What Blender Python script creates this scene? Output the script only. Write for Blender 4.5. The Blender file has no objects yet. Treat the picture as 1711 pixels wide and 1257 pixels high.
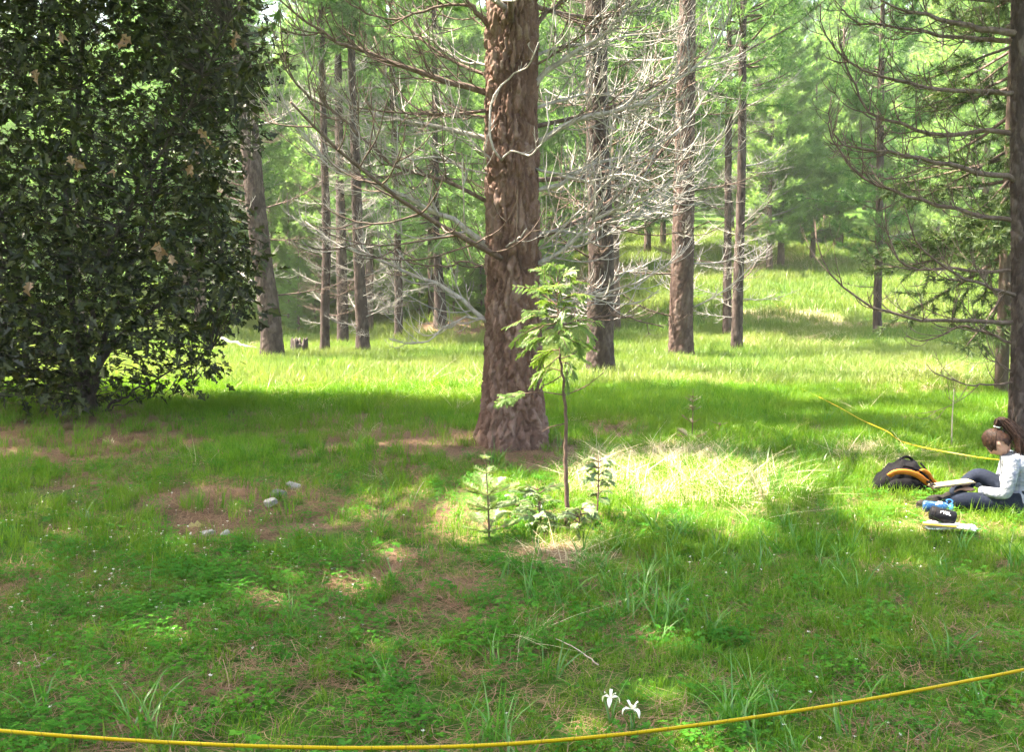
import bpy, bmesh, math, random
import numpy as np
from mathutils import Vector, Matrix, Euler

R = math.radians
scene = bpy.context.scene
COL = scene.collection

# ------------------------------------------------------------------ camera
PW, PH, FPX = 1711.0, 1257.0, 1680.0
CAM_Z, PITCH = 1.6, R(4.36)
cam_d = bpy.data.cameras.new('camera')
cam = bpy.data.objects.new('camera', cam_d)
COL.objects.link(cam)
cam.location = (0, 0, CAM_Z)
cam.rotation_euler = (R(90) - PITCH, 0, 0)
cam_d.sensor_width = 36.0
cam_d.lens = 36.0 * FPX / PW
cam_d.clip_end = 2000
scene.camera = cam

# ------------------------------------------------------------------ sky, sun, exposure
SUN_EL, SUN_DIR = R(60), Vector((-0.97, 0.22, 0)).normalized()      # horizontal direction towards the sun
TOSUN = Vector((SUN_DIR.x * math.cos(SUN_EL), SUN_DIR.y * math.cos(SUN_EL), math.sin(SUN_EL)))
world = bpy.data.worlds.new('World')
scene.world = world
world.use_nodes = True
wn = world.node_tree
sky = wn.nodes.new('ShaderNodeTexSky')
sky.sky_type = 'NISHITA'
sky.sun_disc = False
sky.sun_elevation = SUN_EL
sky.sun_rotation = math.atan2(SUN_DIR.x, SUN_DIR.y)
sky.air_density = 1.0
sky.dust_density = 4.0
sky.ozone_density = 0.3
wn.links.new(sky.outputs[0], wn.nodes['Background'].inputs[0])
wn.nodes['Background'].inputs[1].default_value = 0.135
sun_d = bpy.data.lights.new('sun', 'SUN')
sun_d.energy = 5.0
sun_d.angle = R(0.55)
sun_d.color = (1.0, 0.95, 0.86)
sun = bpy.data.objects.new('sun', sun_d)
COL.objects.link(sun)
sun.rotation_euler = TOSUN.to_track_quat('Z', 'Y').to_euler()
scene.view_settings.view_transform = 'Standard'
scene.view_settings.look = 'None'
scene.view_settings.gamma = 1.0
scene.view_settings.exposure = 3.1
scene.view_settings.use_white_balance = True        # balanced for the shade, as the photograph is
scene.view_settings.white_balance_temperature = 7250
cy = scene.cycles
cy.use_adaptive_sampling = True
cy.adaptive_threshold = 0.025
cy.max_bounces = 6
cy.diffuse_bounces = 4
cy.glossy_bounces = 2
cy.transmission_bounces = 5
cy.transparent_max_bounces = 6
cy.sample_clamp_indirect = 6.0
cy.caustics_reflective = False
cy.caustics_refractive = False

# ------------------------------------------------------------------ helpers
rng = np.random.default_rng(7)
pr = random.Random(11)
CP, SP = math.cos(PITCH), math.sin(PITCH)


def smooth(a, b, x):
    t = np.clip((x - a) / (b - a), 0, 1)
    return t * t * (3 - 2 * t)


def ground_h(x, y):
    x = np.asarray(x, float)
    y = np.asarray(y, float)
    side = smooth(-3, 7, x)
    start = 37 - 8.5 * side
    slope = 0.10 + 0.075 * side
    t = np.clip((y - start) / 2.5, -20, 200)
    ramp = 2.5 * np.where(t > 18, t, np.log1p(np.exp(np.minimum(t, 18))))
    h = slope * ramp
    h = h + 0.025 * np.sin(x * 1.3 + 0.4) * np.sin(y * 0.9 + 1) + 0.018 * np.sin(x * 2.9 + y * 1.7)
    h = h + 0.10 * np.exp(-((x) ** 2 + (y - 11.0) ** 2) / 1.3 ** 2)
    h = h + 0.07 * np.exp(-((x + 2.2) ** 2 / 0.5 + (y - 7.9) ** 2 / 0.5))
    h = h + 0.95 * np.exp(-((x + 2.0) ** 2 / 4.5 + (y - 33.5) ** 2 / 5.0))
    return h


def gz(x, y):
    return float(ground_h(x, y))


def ray(px, py):
    u = (px - PW / 2) / FPX
    w = -(py - PH / 2) / FPX
    return np.array([u, CP + w * SP, -SP + w * CP])


def at(px, py):
    """ground point seen at a pixel"""
    d = ray(px, py)
    t, prev = 2.0, 2.0
    for i in range(4000):
        p = d * t
        if CAM_Z + p[2] < ground_h(p[0], p[1]):
            break
        prev = t
        t += 0.02 + t * 0.002
    a, b = prev, t
    for i in range(30):
        m = (a + b) / 2
        p = d * m
        if CAM_Z + p[2] < ground_h(p[0], p[1]):
            b = m
        else:
            a = m
    p = d * b
    return np.array([p[0], p[1], gz(p[0], p[1])])


def atd(px, py, y):
    """point at forward distance y seen at a pixel"""
    d = ray(px, py)
    p = d * (y / d[1])
    return np.array([p[0], p[1], p[2] + CAM_Z])


def atz(px, py, z):
    d = ray(px, py)
    p = d * ((z - CAM_Z) / d[2])
    return np.array([p[0], p[1], z])


def project(P):
    P = np.asarray(P, float)
    x, y, z = P[..., 0], P[..., 1], P[..., 2] - CAM_Z
    f = y * CP - z * SP
    w = y * SP + z * CP
    f = np.where(f < 0.05, 0.05, f)
    return PW / 2 + x / f * FPX, PH / 2 - w / f * FPX


class MB:
    """collects vertices and faces for one mesh"""
    def __init__(self):
        self.v, self.f, self.n = [], [], 0

    def add(self, V, F):
        V = np.asarray(V, float)
        F = np.asarray(F, int)
        self.v.append(V)
        self.f.append(F + self.n)
        self.n += len(V)

    def mesh(self, name, mat=None, smooth_shade=True):
        me = bpy.data.meshes.new(name)
        V = np.concatenate(self.v) if self.v else np.zeros((0, 3))
        sizes = np.concatenate([np.full(len(f), f.shape[1]) for f in self.f]) if self.f else np.zeros(0, int)
        loops = np.concatenate([f.ravel() for f in self.f]) if self.f else np.zeros(0, int)
        me.vertices.add(len(V))
        me.vertices.foreach_set('co', V.astype(np.float32).ravel())
        me.loops.add(len(loops))
        me.loops.foreach_set('vertex_index', loops.astype(np.int32))
        me.polygons.add(len(sizes))
        starts = np.concatenate([[0], np.cumsum(sizes)[:-1]]) if len(sizes) else sizes
        me.polygons.foreach_set('loop_start', starts.astype(np.int32))
        me.polygons.foreach_set('loop_total', sizes.astype(np.int32))
        me.update(calc_edges=True)
        me.validate()
        if smooth_shade:
            me.polygons.foreach_set('use_smooth', np.ones(len(me.polygons), bool))
        if mat:
            me.materials.append(mat)
        return me

    def build(self, name, mat=None, parent=None, loc=None, smooth_shade=True):
        return link(name, self.mesh(name, mat, smooth_shade), parent, loc)


def link(name, data, parent=None, loc=None):
    o = bpy.data.objects.new(name, data)
    COL.objects.link(o)
    if parent is not None:
        o.parent = parent
    if loc is not None:
        o.location = loc
    return o


def tag(o, label, cat, group=None):
    o['label'] = label
    o['category'] = cat
    if group:
        o['group'] = group
    return o


def thing(name, label, cat, loc=(0, 0, 0), rotz=0, group=None):
    o = link(name, None, None, loc)
    o.rotation_euler = (0, 0, rotz)
    o.empty_display_size = 0.1
    return tag(o, label, cat, group)


def stuff(o, label, cat):
    o['kind'] = 'stuff'
    return tag(o, label, cat)


def norm(v):
    v = np.asarray(v, float)
    return v / (np.linalg.norm(v, axis=-1, keepdims=True) + 1e-9)


ANG = {k: np.stack([np.cos(np.arange(k) / k * 2 * math.pi), np.sin(np.arange(k) / k * 2 * math.pi)], 1) for k in range(3, 21)}
TFACE = {}


def tube(path, rad, sides=5, cap=True):
    path = np.asarray(path, float)
    n = len(path)
    rad = np.broadcast_to(np.asarray(rad, float), (n,))
    tan = np.empty_like(path)
    tan[1:-1] = path[2:] - path[:-2]
    tan[0] = path[1] - path[0]
    tan[-1] = path[-1] - path[-2]
    tan /= np.sqrt((tan * tan).sum(1))[:, None] + 1e-12
    k = int(np.argmin(np.abs(tan).max(0)))
    ta, tb = tan[:, (k + 1) % 3], tan[:, (k + 2) % 3]
    u = np.zeros_like(tan)                       # cross(tan, axis k)
    u[:, (k + 1) % 3] = tb
    u[:, (k + 2) % 3] = -ta
    u /= np.sqrt((u * u).sum(1))[:, None] + 1e-12
    w = np.stack([tan[:, 1] * u[:, 2] - tan[:, 2] * u[:, 1], tan[:, 2] * u[:, 0] - tan[:, 0] * u[:, 2], tan[:, 0] * u[:, 1] - tan[:, 1] * u[:, 0]], 1)
    cs = ANG[sides]
    V = path[:, None, :] + rad[:, None, None] * (cs[None, :, 0:1] * u[:, None, :] + cs[None, :, 1:2] * w[:, None, :])
    if (n, sides) not in TFACE:
        a = (np.arange(n - 1)[:, None] * sides + np.arange(sides)[None]).ravel()
        b = (np.arange(n - 1)[:, None] * sides + (np.arange(sides)[None] + 1) % sides).ravel()
        TFACE[(n, sides)] = np.stack([a, b, b + sides, a + sides], 1)
    F = TFACE[(n, sides)]
    V = V.reshape(-1, 3)
    if cap:
        m = len(V)
        V = np.concatenate([V, path[:1], path[-1:]])
        k = np.arange(sides)
        k2 = (k + 1) % sides
        c0 = np.stack([k2, k, np.full(sides, m)], 1)
        e = (n - 1) * sides
        c1 = np.stack([e + k, e + k2, np.full(sides, m + 1)], 1)
        return V, F, np.concatenate([c0, c1])
    return V, F, None


def add_tube(mb, path, rad, sides=5, cap=True):
    V, F, C = tube(path, rad, sides, cap)
    base = mb.n
    mb.add(V, F)
    if C is not None:
        mb.f.append(C + base)


def resample(P, n):
    P = np.asarray(P, float)
    s = np.concatenate([[0], np.cumsum(np.linalg.norm(np.diff(P, axis=0), axis=1))])
    t = np.linspace(0, s[-1], n)
    # Catmull-Rom through the points
    out = np.zeros((n, 3))
    m = np.gradient(P, s, axis=0)
    idx = np.clip(np.searchsorted(s, t, side='right') - 1, 0, len(P) - 2)
    h = (s[idx + 1] - s[idx])[:, None]
    q = ((t - s[idx])[:, None]) / h
    out = ((2 * q**3 - 3 * q**2 + 1) * P[idx] + (q**3 - 2 * q**2 + q) * h * m[idx]
           + (-2 * q**3 + 3 * q**2) * P[idx + 1] + (q**3 - q**2) * h * m[idx + 1])
    return out


# ------------------------------------------------------------------ materials
def nodes_of(name):
    m = bpy.data.materials.new(name)
    m.use_nodes = True
    nt = m.node_tree
    nt.nodes.clear()
    out = nt.nodes.new('ShaderNodeOutputMaterial')
    return m, nt, out


def N(nt, kind, **kw):
    n = nt.nodes.new(kind)
    for k, v in kw.items():
        if k.startswith('i_'):
            n.inputs[k[2:].replace('_', ' ')].default_value = v
        else:
            setattr(n, k, v)
    return n


def ramp(nt, fac, stops, interp='LINEAR'):
    r = nt.nodes.new('ShaderNodeValToRGB')
    r.color_ramp.interpolation = interp
    els = r.color_ramp.elements
    while len(els) > 1:
        els.remove(els[-1])
    els[0].position = stops[0][0]
    els[0].color = (*stops[0][1], 1)
    for p, c in stops[1:]:
        e = els.new(p)
        e.color = (*c, 1)
    nt.links.new(fac, r.inputs[0])
    return r.outputs[0]


def noise(nt, scale, detail=3, rough=0.55, coord=None, vec_scale=None):
    n = N(nt, 'ShaderNodeTexNoise')
    n.inputs['Scale'].default_value = scale
    n.inputs['Detail'].default_value = detail
    n.inputs['Roughness'].default_value = rough
    if coord is None:
        coord = N(nt, 'ShaderNodeTexCoord').outputs['Object']
    if vec_scale:
        mp = N(nt, 'ShaderNodeMapping')
        mp.inputs['Scale'].default_value = vec_scale
        nt.links.new(coord, mp.inputs[0])
        coord = mp.outputs[0]
    nt.links.new(coord, n.inputs['Vector'])
    return n.outputs['Fac']


def mixc(nt, fac, a, b, mode='MIX'):
    m = N(nt, 'ShaderNodeMix', data_type='RGBA', blend_type=mode)
    for sock, val in ((m.inputs[0], fac), (m.inputs[6], a), (m.inputs[7], b)):
        if isinstance(val, (int, float)):
            sock.default_value = val
        elif isinstance(val, tuple):
            sock.default_value = (*val, 1)
        else:
            nt.links.new(val, sock)
    return m.outputs[2]


def mathn(nt, op, a, b=None):
    m = N(nt, 'ShaderNodeMath', operation=op)
    for i, v in enumerate((a, b)):
        if v is None:
            continue
        if isinstance(v, (int, float)):
            m.inputs[i].default_value = v
        else:
            nt.links.new(v, m.inputs[i])
    return m.outputs[0]


def solid(name, col, rough=0.6, bump=None, var=0.15, vscale=30, metallic=0, spec=0.4):
    """plain procedural surface: a base colour with fine mottling and a little relief"""
    m, nt, out = nodes_of(name)
    b = N(nt, 'ShaderNodeBsdfPrincipled')
    f = noise(nt, vscale, 4)
    c = ramp(nt, f, [(0.25, tuple(x * (1 - var) for x in col)), (0.75, tuple(min(1, x * (1 + var)) for x in col))])
    nt.links.new(c, b.inputs['Base Color'])
    b.inputs['Roughness'].default_value = rough
    b.inputs['Metallic'].default_value = metallic
    b.inputs['Specular IOR Level'].default_value = spec
    if bump:
        bp = N(nt, 'ShaderNodeBump')
        bp.inputs['Strength'].default_value = bump[1]
        bp.inputs['Distance'].default_value = 0.01
        nt.links.new(noise(nt, bump[0], 4), bp.inputs['Height'])
        nt.links.new(bp.outputs[0], b.inputs['Normal'])
    nt.links.new(b.outputs[0], out.inputs[0])
    return m


def leafy(name, cols, transl=0.4, gloss=0.05, rough=0.45, island=True, patch=None):
    """leaf, needle or blade: diffuse plus light passing through, colour varied per piece and per patch"""
    m, nt, out = nodes_of(name)
    geo = N(nt, 'ShaderNodeNewGeometry')
    oi = N(nt, 'ShaderNodeObjectInfo')
    f = geo.outputs['Random Per Island'] if island else oi.outputs['Random']
    f = mathn(nt, 'ADD', mathn(nt, 'MULTIPLY', f, 0.6), mathn(nt, 'MULTIPLY', oi.outputs['Random'], 0.4))
    n = len(cols)
    c = ramp(nt, f, [(i / max(1, n - 1) * 0.8 + 0.1, cols[i]) for i in range(n)])
    if patch:
        pf = noise(nt, patch[0], 3, 0.5, geo.outputs['Position'])
        pf = ramp(nt, pf, [(0.40, (0, 0, 0)), (0.62, (1, 1, 1))])
        c = mixc(nt, mathn(nt, 'MULTIPLY', pf, patch[2]), c, patch[1])
    d = N(nt, 'ShaderNodeBsdfDiffuse')
    t = N(nt, 'ShaderNodeBsdfTranslucent')
    g = N(nt, 'ShaderNodeBsdfGlossy')
    g.inputs['Roughness'].default_value = rough
    g.inputs['Color'].default_value = (0.9, 0.9, 0.9, 1)
    nt.links.new(c, d.inputs[0])
    tc = mixc(nt, 1.0, c, (1.15, 1.1, 0.6), 'MULTIPLY')
    nt.links.new(tc, t.inputs[0])
    mx = N(nt, 'ShaderNodeMixShader')
    mx.inputs[0].default_value = transl
    nt.links.new(d.outputs[0], mx.inputs[1])
    nt.links.new(t.outputs[0], mx.inputs[2])
    mg = N(nt, 'ShaderNodeMixShader')
    mg.inputs[0].default_value = gloss
    nt.links.new(mx.outputs[0], mg.inputs[1])
    nt.links.new(g.outputs[0], mg.inputs[2])
    nt.links.new(mg.outputs[0], out.inputs[0])
    return m


def bark_mat(name, dark, mid, light, use_plate=True, scale=1.0):
    m, nt, out = nodes_of(name)
    b = N(nt, 'ShaderNodeBsdfPrincipled')
    b.inputs['Roughness'].default_value = 0.92
    b.inputs['Specular IOR Level'].default_value = 0.15
    f = noise(nt, 9 * scale, 6, 0.65, vec_scale=(1, 1, 0.3))
    if use_plate:
        a = N(nt, 'ShaderNodeAttribute')
        a.attribute_name = 'plate'
        f = mathn(nt, 'ADD', mathn(nt, 'MULTIPLY', f, 0.62), mathn(nt, 'MULTIPLY', a.outputs['Fac'], 0.38))
    c = ramp(nt, f, [(0.25, dark), (0.5, mid), (0.78, light)])
    spots = ramp(nt, noise(nt, 38 * scale, 4, 0.7), [(0.60, (0, 0, 0)), (0.72, (1, 1, 1))])
    c = mixc(nt, mathn(nt, 'MULTIPLY', spots, 0.35), c, tuple(min(1, x * 1.45) for x in light))
    nt.links.new(c, b.inputs['Base Color'])
    bp = N(nt, 'ShaderNodeBump')
    bp.inputs['Strength'].default_value = 0.7
    bp.inputs['Distance'].default_value = 0.012
    nt.links.new(noise(nt, 30 * scale, 6, 0.7, vec_scale=(1, 1, 0.45)), bp.inputs['Height'])
    nt.links.new(bp.outputs[0], b.inputs['Normal'])
    nt.links.new(b.outputs[0], out.inputs[0])
    return m


M = {}
M['bark'] = bark_mat('pine_bark', (0.045, 0.025, 0.019), (0.118, 0.068, 0.051), (0.23, 0.162, 0.135))
M['bark_mid'] = bark_mat('brown_bark', (0.03, 0.019, 0.016), (0.068, 0.044, 0.036), (0.14, 0.105, 0.09))
M['bark_grey'] = bark_mat('grey_bark', (0.025, 0.0175, 0.0155), (0.056, 0.04, 0.035), (0.128, 0.10, 0.088))
M['bark_far'] = bark_mat('far_bark', (0.05, 0.036, 0.03), (0.115, 0.08, 0.066), (0.22, 0.17, 0.145), False)
M['deadwood'] = bark_mat('dead_limb', (0.16, 0.146, 0.133), (0.30, 0.278, 0.256), (0.48, 0.452, 0.42), False, 2.0)
M['deadwood_dark'] = bark_mat('dark_limb', (0.06, 0.042, 0.035), (0.12, 0.085, 0.07), (0.22, 0.17, 0.14), False, 2.0)
M['bark_oak'] = bark_mat('oak_bark', (0.03, 0.025, 0.022), (0.06, 0.05, 0.043), (0.12, 0.10, 0.09), False, 1.5)
M['bark_sapling'] = bark_mat('sapling_bark', (0.06, 0.038, 0.028), (0.12, 0.075, 0.055), (0.21, 0.145, 0.11), False, 4.0)
M['needles'] = leafy('pine_needles', [(0.07, 0.165, 0.06), (0.12, 0.255, 0.09), (0.19, 0.335, 0.13)], 0.6, 0.03, 0.4)
M['needles_light'] = leafy('pale_pine_needles', [(0.115, 0.24, 0.08), (0.185, 0.34, 0.115), (0.28, 0.43, 0.17)], 0.6, 0.03, 0.4)
M['needles_dark'] = leafy('fir_needles', [(0.025, 0.055, 0.022), (0.045, 0.085, 0.03), (0.08, 0.12, 0.04)], 0.3, 0.015, 0.5)
M['needles_dry'] = leafy('dry_needles', [(0.13, 0.075, 0.045), (0.225, 0.135, 0.08), (0.35, 0.23, 0.14)], 0.15, 0.03)
M['oak_leaf'] = leafy('oak_leaf', [(0.011, 0.017, 0.005), (0.021, 0.032, 0.008), (0.038, 0.054, 0.011), (0.075, 0.082, 0.02), (0.085, 0.055, 0.018)], 0.32, 0.028, 0.45)
M['dead_leaf'] = leafy('dead_leaf', [(0.22, 0.13, 0.08), (0.36, 0.24, 0.15)], 0.3, 0.04)
M['grass'] = leafy('meadow_grass', [(0.042, 0.145, 0.008), (0.072, 0.205, 0.012), (0.115, 0.265, 0.018), (0.185, 0.29, 0.035)], 0.45, 0.012, 0.4,
                   patch=(0.45, (0.135, 0.22, 0.02), 0.55))
M['grass_far'] = leafy('far_meadow_grass', [(0.062, 0.15, 0.018), (0.105, 0.205, 0.03), (0.16, 0.255, 0.05), (0.25, 0.305, 0.10)], 0.42, 0.02, 0.4,
                       patch=(0.30, (0.21, 0.255, 0.08), 0.65))
M['grass_tall'] = leafy('tall_grass', [(0.042, 0.155, 0.014), (0.072, 0.225, 0.024), (0.125, 0.295, 0.045)], 0.45, 0.04, 0.35)
M['clover'] = leafy('clover_leaf', [(0.028, 0.13, 0.012), (0.05, 0.195, 0.016), (0.09, 0.255, 0.024)], 0.35, 0.012, 0.4,
                    patch=(1.2, (0.03, 0.14, 0.02), 0.5))
M['straw'] = leafy('dry_straw', [(0.42, 0.34, 0.19), (0.56, 0.48, 0.31), (0.68, 0.61, 0.44)], 0.3, 0.05)
M['petal'] = leafy('white_petal', [(0.72, 0.72, 0.66), (0.8, 0.8, 0.76)], 0.35, 0.04)
M['cedar'] = leafy('cedar_spray', [(0.085, 0.165, 0.03), (0.125, 0.22, 0.04), (0.19, 0.29, 0.06)], 0.45, 0.02)
M['fir_new'] = leafy('fir_new_growth', [(0.095, 0.175, 0.045), (0.14, 0.23, 0.065), (0.21, 0.29, 0.10)], 0.4, 0.05)
M['seedling_dull'] = leafy('dull_seedling', [(0.09, 0.10, 0.05), (0.12, 0.12, 0.065), (0.16, 0.13, 0.085)], 0.3, 0.04)
M['rock'] = solid('grey_rock', (0.28, 0.26, 0.235), 0.95, (26, 1.0), 0.35, 14)


def ground_mat():
    m, nt, out = nodes_of('forest_floor')
    b = N(nt, 'ShaderNodeBsdfPrincipled')
    b.inputs['Roughness'].default_value = 0.95
    b.inputs['Specular IOR Level'].default_value = 0.1
    pos = N(nt, 'ShaderNodeNewGeometry').outputs['Position']
    a = N(nt, 'ShaderNodeAttribute')
    a.attribute_name = 'litter'
    fine = noise(nt, 45, 5, 0.7, pos)
    litter = ramp(nt, fine, [(0.30, (0.065, 0.042, 0.028)), (0.52, (0.145, 0.094, 0.060)), (0.75, (0.26, 0.18, 0.12))])
    green = ramp(nt, noise(nt, 30, 5, 0.7, pos), [(0.3, (0.025, 0.06, 0.008)), (0.55, (0.05, 0.11, 0.014)), (0.75, (0.11, 0.15, 0.03))])
    mid = noise(nt, 2.2, 4, 0.6, pos)
    f = mathn(nt, 'ADD', a.outputs['Fac'], mathn(nt, 'MULTIPLY', mathn(nt, 'SUBTRACT', mid, 0.5), 1.4))
    f = ramp(nt, f, [(0.25, (0, 0, 0)), (0.6, (1, 1, 1))])
    c = mixc(nt, f, green, litter)
    at3 = N(nt, 'ShaderNodeAttribute')
    at3.attribute_name = 'thatch'
    thatch = ramp(nt, noise(nt, 50, 5, 0.7, pos), [(0.3, (0.22, 0.17, 0.10)), (0.6, (0.42, 0.35, 0.22))])
    c = mixc(nt, mathn(nt, 'MULTIPLY', at3.outputs['Fac'], 0.85), c, thatch)
    nt.links.new(c, b.inputs['Base Color'])
    bp = N(nt, 'ShaderNodeBump')
    bp.inputs['Strength'].default_value = 0.8
    bp.inputs['Distance'].default_value = 0.02
    nt.links.new(noise(nt, 60, 5, 0.7, pos), bp.inputs['Height'])
    nt.links.new(bp.outputs[0], b.inputs['Normal'])
    nt.links.new(b.outputs[0], out.inputs[0])
    return m


# ------------------------------------------------------------------ where the floor is bare, grassy, sunlit
def ell(list_, P, lo=0.65, hi=1.25):
    """largest membership of ground points in ellipses given at photo pixels: (px, py, rx, ry, weight)"""
    X, Y = project(P)
    out = np.zeros(len(P))
    for cx, cy_, rx, ry, wt in list_:
        d = np.sqrt(((X - cx) / rx) ** 2 + ((Y - cy_) / ry) ** 2)
        out = np.maximum(out, wt * (1 - smooth(lo, hi, d)))
    return out


BROWN = [(400, 855, 190, 55, 1.0), (690, 735, 170, 42, 0.95), (860, 765, 150, 30, 0.9), (140, 735, 240, 60, 0.9),
         (130, 690, 170, 25, 1.0), (650, 945, 130, 35, 0.6), (760, 1010, 110, 60, 0.55), (590, 700, 240, 26, 0.6),
         (330, 1130, 160, 40, 0.45), (1550, 655, 150, 10, 0.9), (1130, 755, 130, 14, 0.5), (930, 925, 90, 25, 0.6),
         (760, 545, 80, 20, 1.0), (1490, 545, 60, 8, 0.9), (540, 1010, 160, 45, 0.35), (1010, 720, 90, 20, 0.5),
         (250, 800, 200, 50, 0.6), (470, 775, 400, 85, 0.5), (700, 860, 150, 70, 0.5), (620, 1010, 230, 70, 0.4)]
STRAW = [(1130, 800, 190, 48, 1.0), (1260, 812, 100, 34, 0.5), (1440, 765, 90, 22, 0.5), (600, 660, 190, 22, 0.6),
         (790, 655, 40, 20, 0.7), (1330, 572, 130, 16, 0.9), (1290, 530, 110, 12, 1.0), (1400, 545, 60, 8, 0.8), (1340, 440, 90, 10, 0.8), (1180, 470, 90, 10, 0.6), (1560, 635, 150, 16, 0.7), (330, 660, 60, 16, 0.6),
         (1180, 640, 170, 14, 0.5), (950, 935, 110, 26, 0.4)]
TALL = [(330, 1240, 150, 22, 0.9), (1240, 1225, 110, 26, 0.9), (780, 1256, 120, 18, 0.7), (1560, 1175, 90, 22, 0.6), (1290, 790, 110, 45, 1.0), (1130, 1010, 120, 110, 0.6), (1150, 1090, 90, 60, 0.5), (650, 850, 60, 50, 0.5),
        (1020, 960, 120, 60, 0.5), (880, 1080, 120, 90, 0.35), (1560, 730, 60, 25, 0.4), (1330, 920, 120, 60, 0.3)]
LIT = [(1170, 808, 215, 40, 1.0), (1370, 790, 130, 32, 1.0), (1580, 825, 170, 60, 1.0), (610, 655, 300, 36, 1.0), (1400, 628, 460, 24, 1.0), (380, 640, 100, 36, 0.8),
       (930, 905, 60, 16, 0.7), (660, 940, 30, 14, 0.8), (850, 850, 90, 45, 0.75), (1010, 850, 60, 30, 0.9),
       (1120, 1075, 60, 22, 0.5)]
TREE_LIT_VOLUMES = [((0.36, 7.1, 1.45), 0.6), ((-0.2, 6.8, 0.35), 0.35), ((3.6, 7.5, 0.45), 0.6), ((1.7, 11.0, 3.0), 1.3),
                    ((1.2, 11.0, 2.0), 0.9), ((1.8, 20.4, 3.2), 1.6), ((4.2, 25.5, 3.0), 1.3), ((-0.25, 10.9, 4.7), 0.45)]
TS = np.array(TOSUN)


def hash01(a, b, s):
    v = np.sin(a * 127.1 + b * 311.7 + s * 74.7) * 43758.5453
    return v - np.floor(v)


def vnoise(x, y, s, seed):
    x, y = x * s, y * s
    ix, iy = np.floor(x), np.floor(y)
    fx, fy = x - ix, y - iy
    fx, fy = fx * fx * (3 - 2 * fx), fy * fy * (3 - 2 * fy)
    h = lambda a, b: hash01(a, b, seed)
    return (h(ix, iy) * (1 - fx) + h(ix + 1, iy) * fx) * (1 - fy) + (h(ix, iy + 1) * (1 - fx) + h(ix + 1, iy + 1) * fx) * fy


def in_sun(C):
    """foliage at these points would shade one of the places the photo shows in sun"""
    g = C - TS * (C[:, 2:3] / TS[2])
    lit = ell(LIT, g) > 0.12
    n1 = 0.65 * vnoise(g[:, 0], g[:, 1], 0.42, 17) + 0.35 * vnoise(g[:, 0], g[:, 1], 1.1, 23)
    lit |= (g[:, 1] > 17.0) & (n1 > 0.50)
    lit |= (g[:, 1] > 11.5) & (g[:, 1] <= 17.0) & (n1 > 0.70)
    n2 = 0.5 * vnoise(g[:, 0], g[:, 1], 1.3, 5) + 0.5 * vnoise(g[:, 0], g[:, 1], 3.1, 9)
    lit |= (g[:, 1] <= 11.5) & (n2 > 0.86)
    for c, rad in TREE_LIT_VOLUMES:
        q = C - np.array(c)
        t = q @ TS
        d = np.linalg.norm(q - t[:, None] * TS, axis=1)
        lit |= (d < rad) & (t > 0)
    return lit


# ------------------------------------------------------------------ ground
def spaced(lo, hi, n, p):
    t = np.linspace(-1, 1, n)
    s = np.sign(t) * np.abs(t) ** p
    return np.where(s < 0, -s * lo, s * hi)


gx = spaced(-260, 260, 211, 2.6)
gy = np.concatenate([np.linspace(-60, 2, 30)[:-1], 2 + 398 * np.linspace(0, 1, 200) ** 2.2])
GX, GY = np.meshgrid(gx, gy)
GP = np.stack([GX.ravel(), GY.ravel(), ground_h(GX, GY).ravel()], 1)
nx, ny = len(gx), len(gy)
gi = (np.arange(ny - 1)[:, None] * nx + np.arange(nx - 1)[None]).ravel()
mb = MB()
mb.add(GP, np.stack([gi, gi + 1, gi + 1 + nx, gi + nx], 1))
ground = mb.build('ground', ground_mat())
ground['kind'] = 'structure'
lit_a = ell(BROWN, GP, 0.3, 1.5) * (0.55 + 0.9 * vnoise(GP[:, 0], GP[:, 1], 2.6, 61))
lit_a[GP[:, 1] < 1] = 0.3
at_ = ground.data.attributes.new('litter', 'FLOAT', 'POINT')
at_.data.foreach_set('value', lit_a.astype(np.float32))

at_ = ground.data.attributes.new('thatch', 'FLOAT', 'POINT')
at_.data.foreach_set('value', (ell(STRAW, GP) * (GP[:, 1] > 1)).astype(np.float32))

# ------------------------------------------------------------------ trunks
def plates(theta, z, circ, cw, ch, seed):
    """bark plates: distance to the border between neighbouring plates, and a number for each plate"""
    ncell = max(5, int(round(circ / cw)))
    u = theta / (2 * math.pi) * ncell
    v = z / ch
    wx = np.cos(theta) * circ * 0.16 / cw
    wy = np.sin(theta) * circ * 0.16 / cw
    u = u + 0.9 * (vnoise(wx + wy * 0.7, z / ch * 1.3 + wy * 0.3, 1.0, seed) - 0.5) + 0.5 * (vnoise(wx * 2 - wy, z / ch * 4, 1.0, seed + 3) - 0.5)
    v = v + 1.1 * (vnoise(wx * 1.7, wy * 1.7 + z / ch * 0.5, 1.0, seed + 5) - 0.5)
    iu, iv = np.floor(u), np.floor(v)
    f1 = np.full(u.shape, 9.0)
    f2 = np.full(u.shape, 9.0)
    pid = np.zeros(u.shape)
    for du in (-1, 0, 1):
        for dv in (-1, 0, 1):
            cu, cv = iu + du, iv + dv
            wu = np.mod(cu, ncell)
            jx, jy, jid = hash01(wu, cv, seed), hash01(wu, cv, seed + 9.2), hash01(wu, cv, seed + 4.4)
            d = np.hypot(cu + jx - u, cv + jy - v)
            new = d < f1
            f2 = np.where(new, f1, np.minimum(f2, d))
            pid = np.where(new, jid, pid)
            f1 = np.where(new, d, f1)
    return f2 - f1, pid


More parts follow.
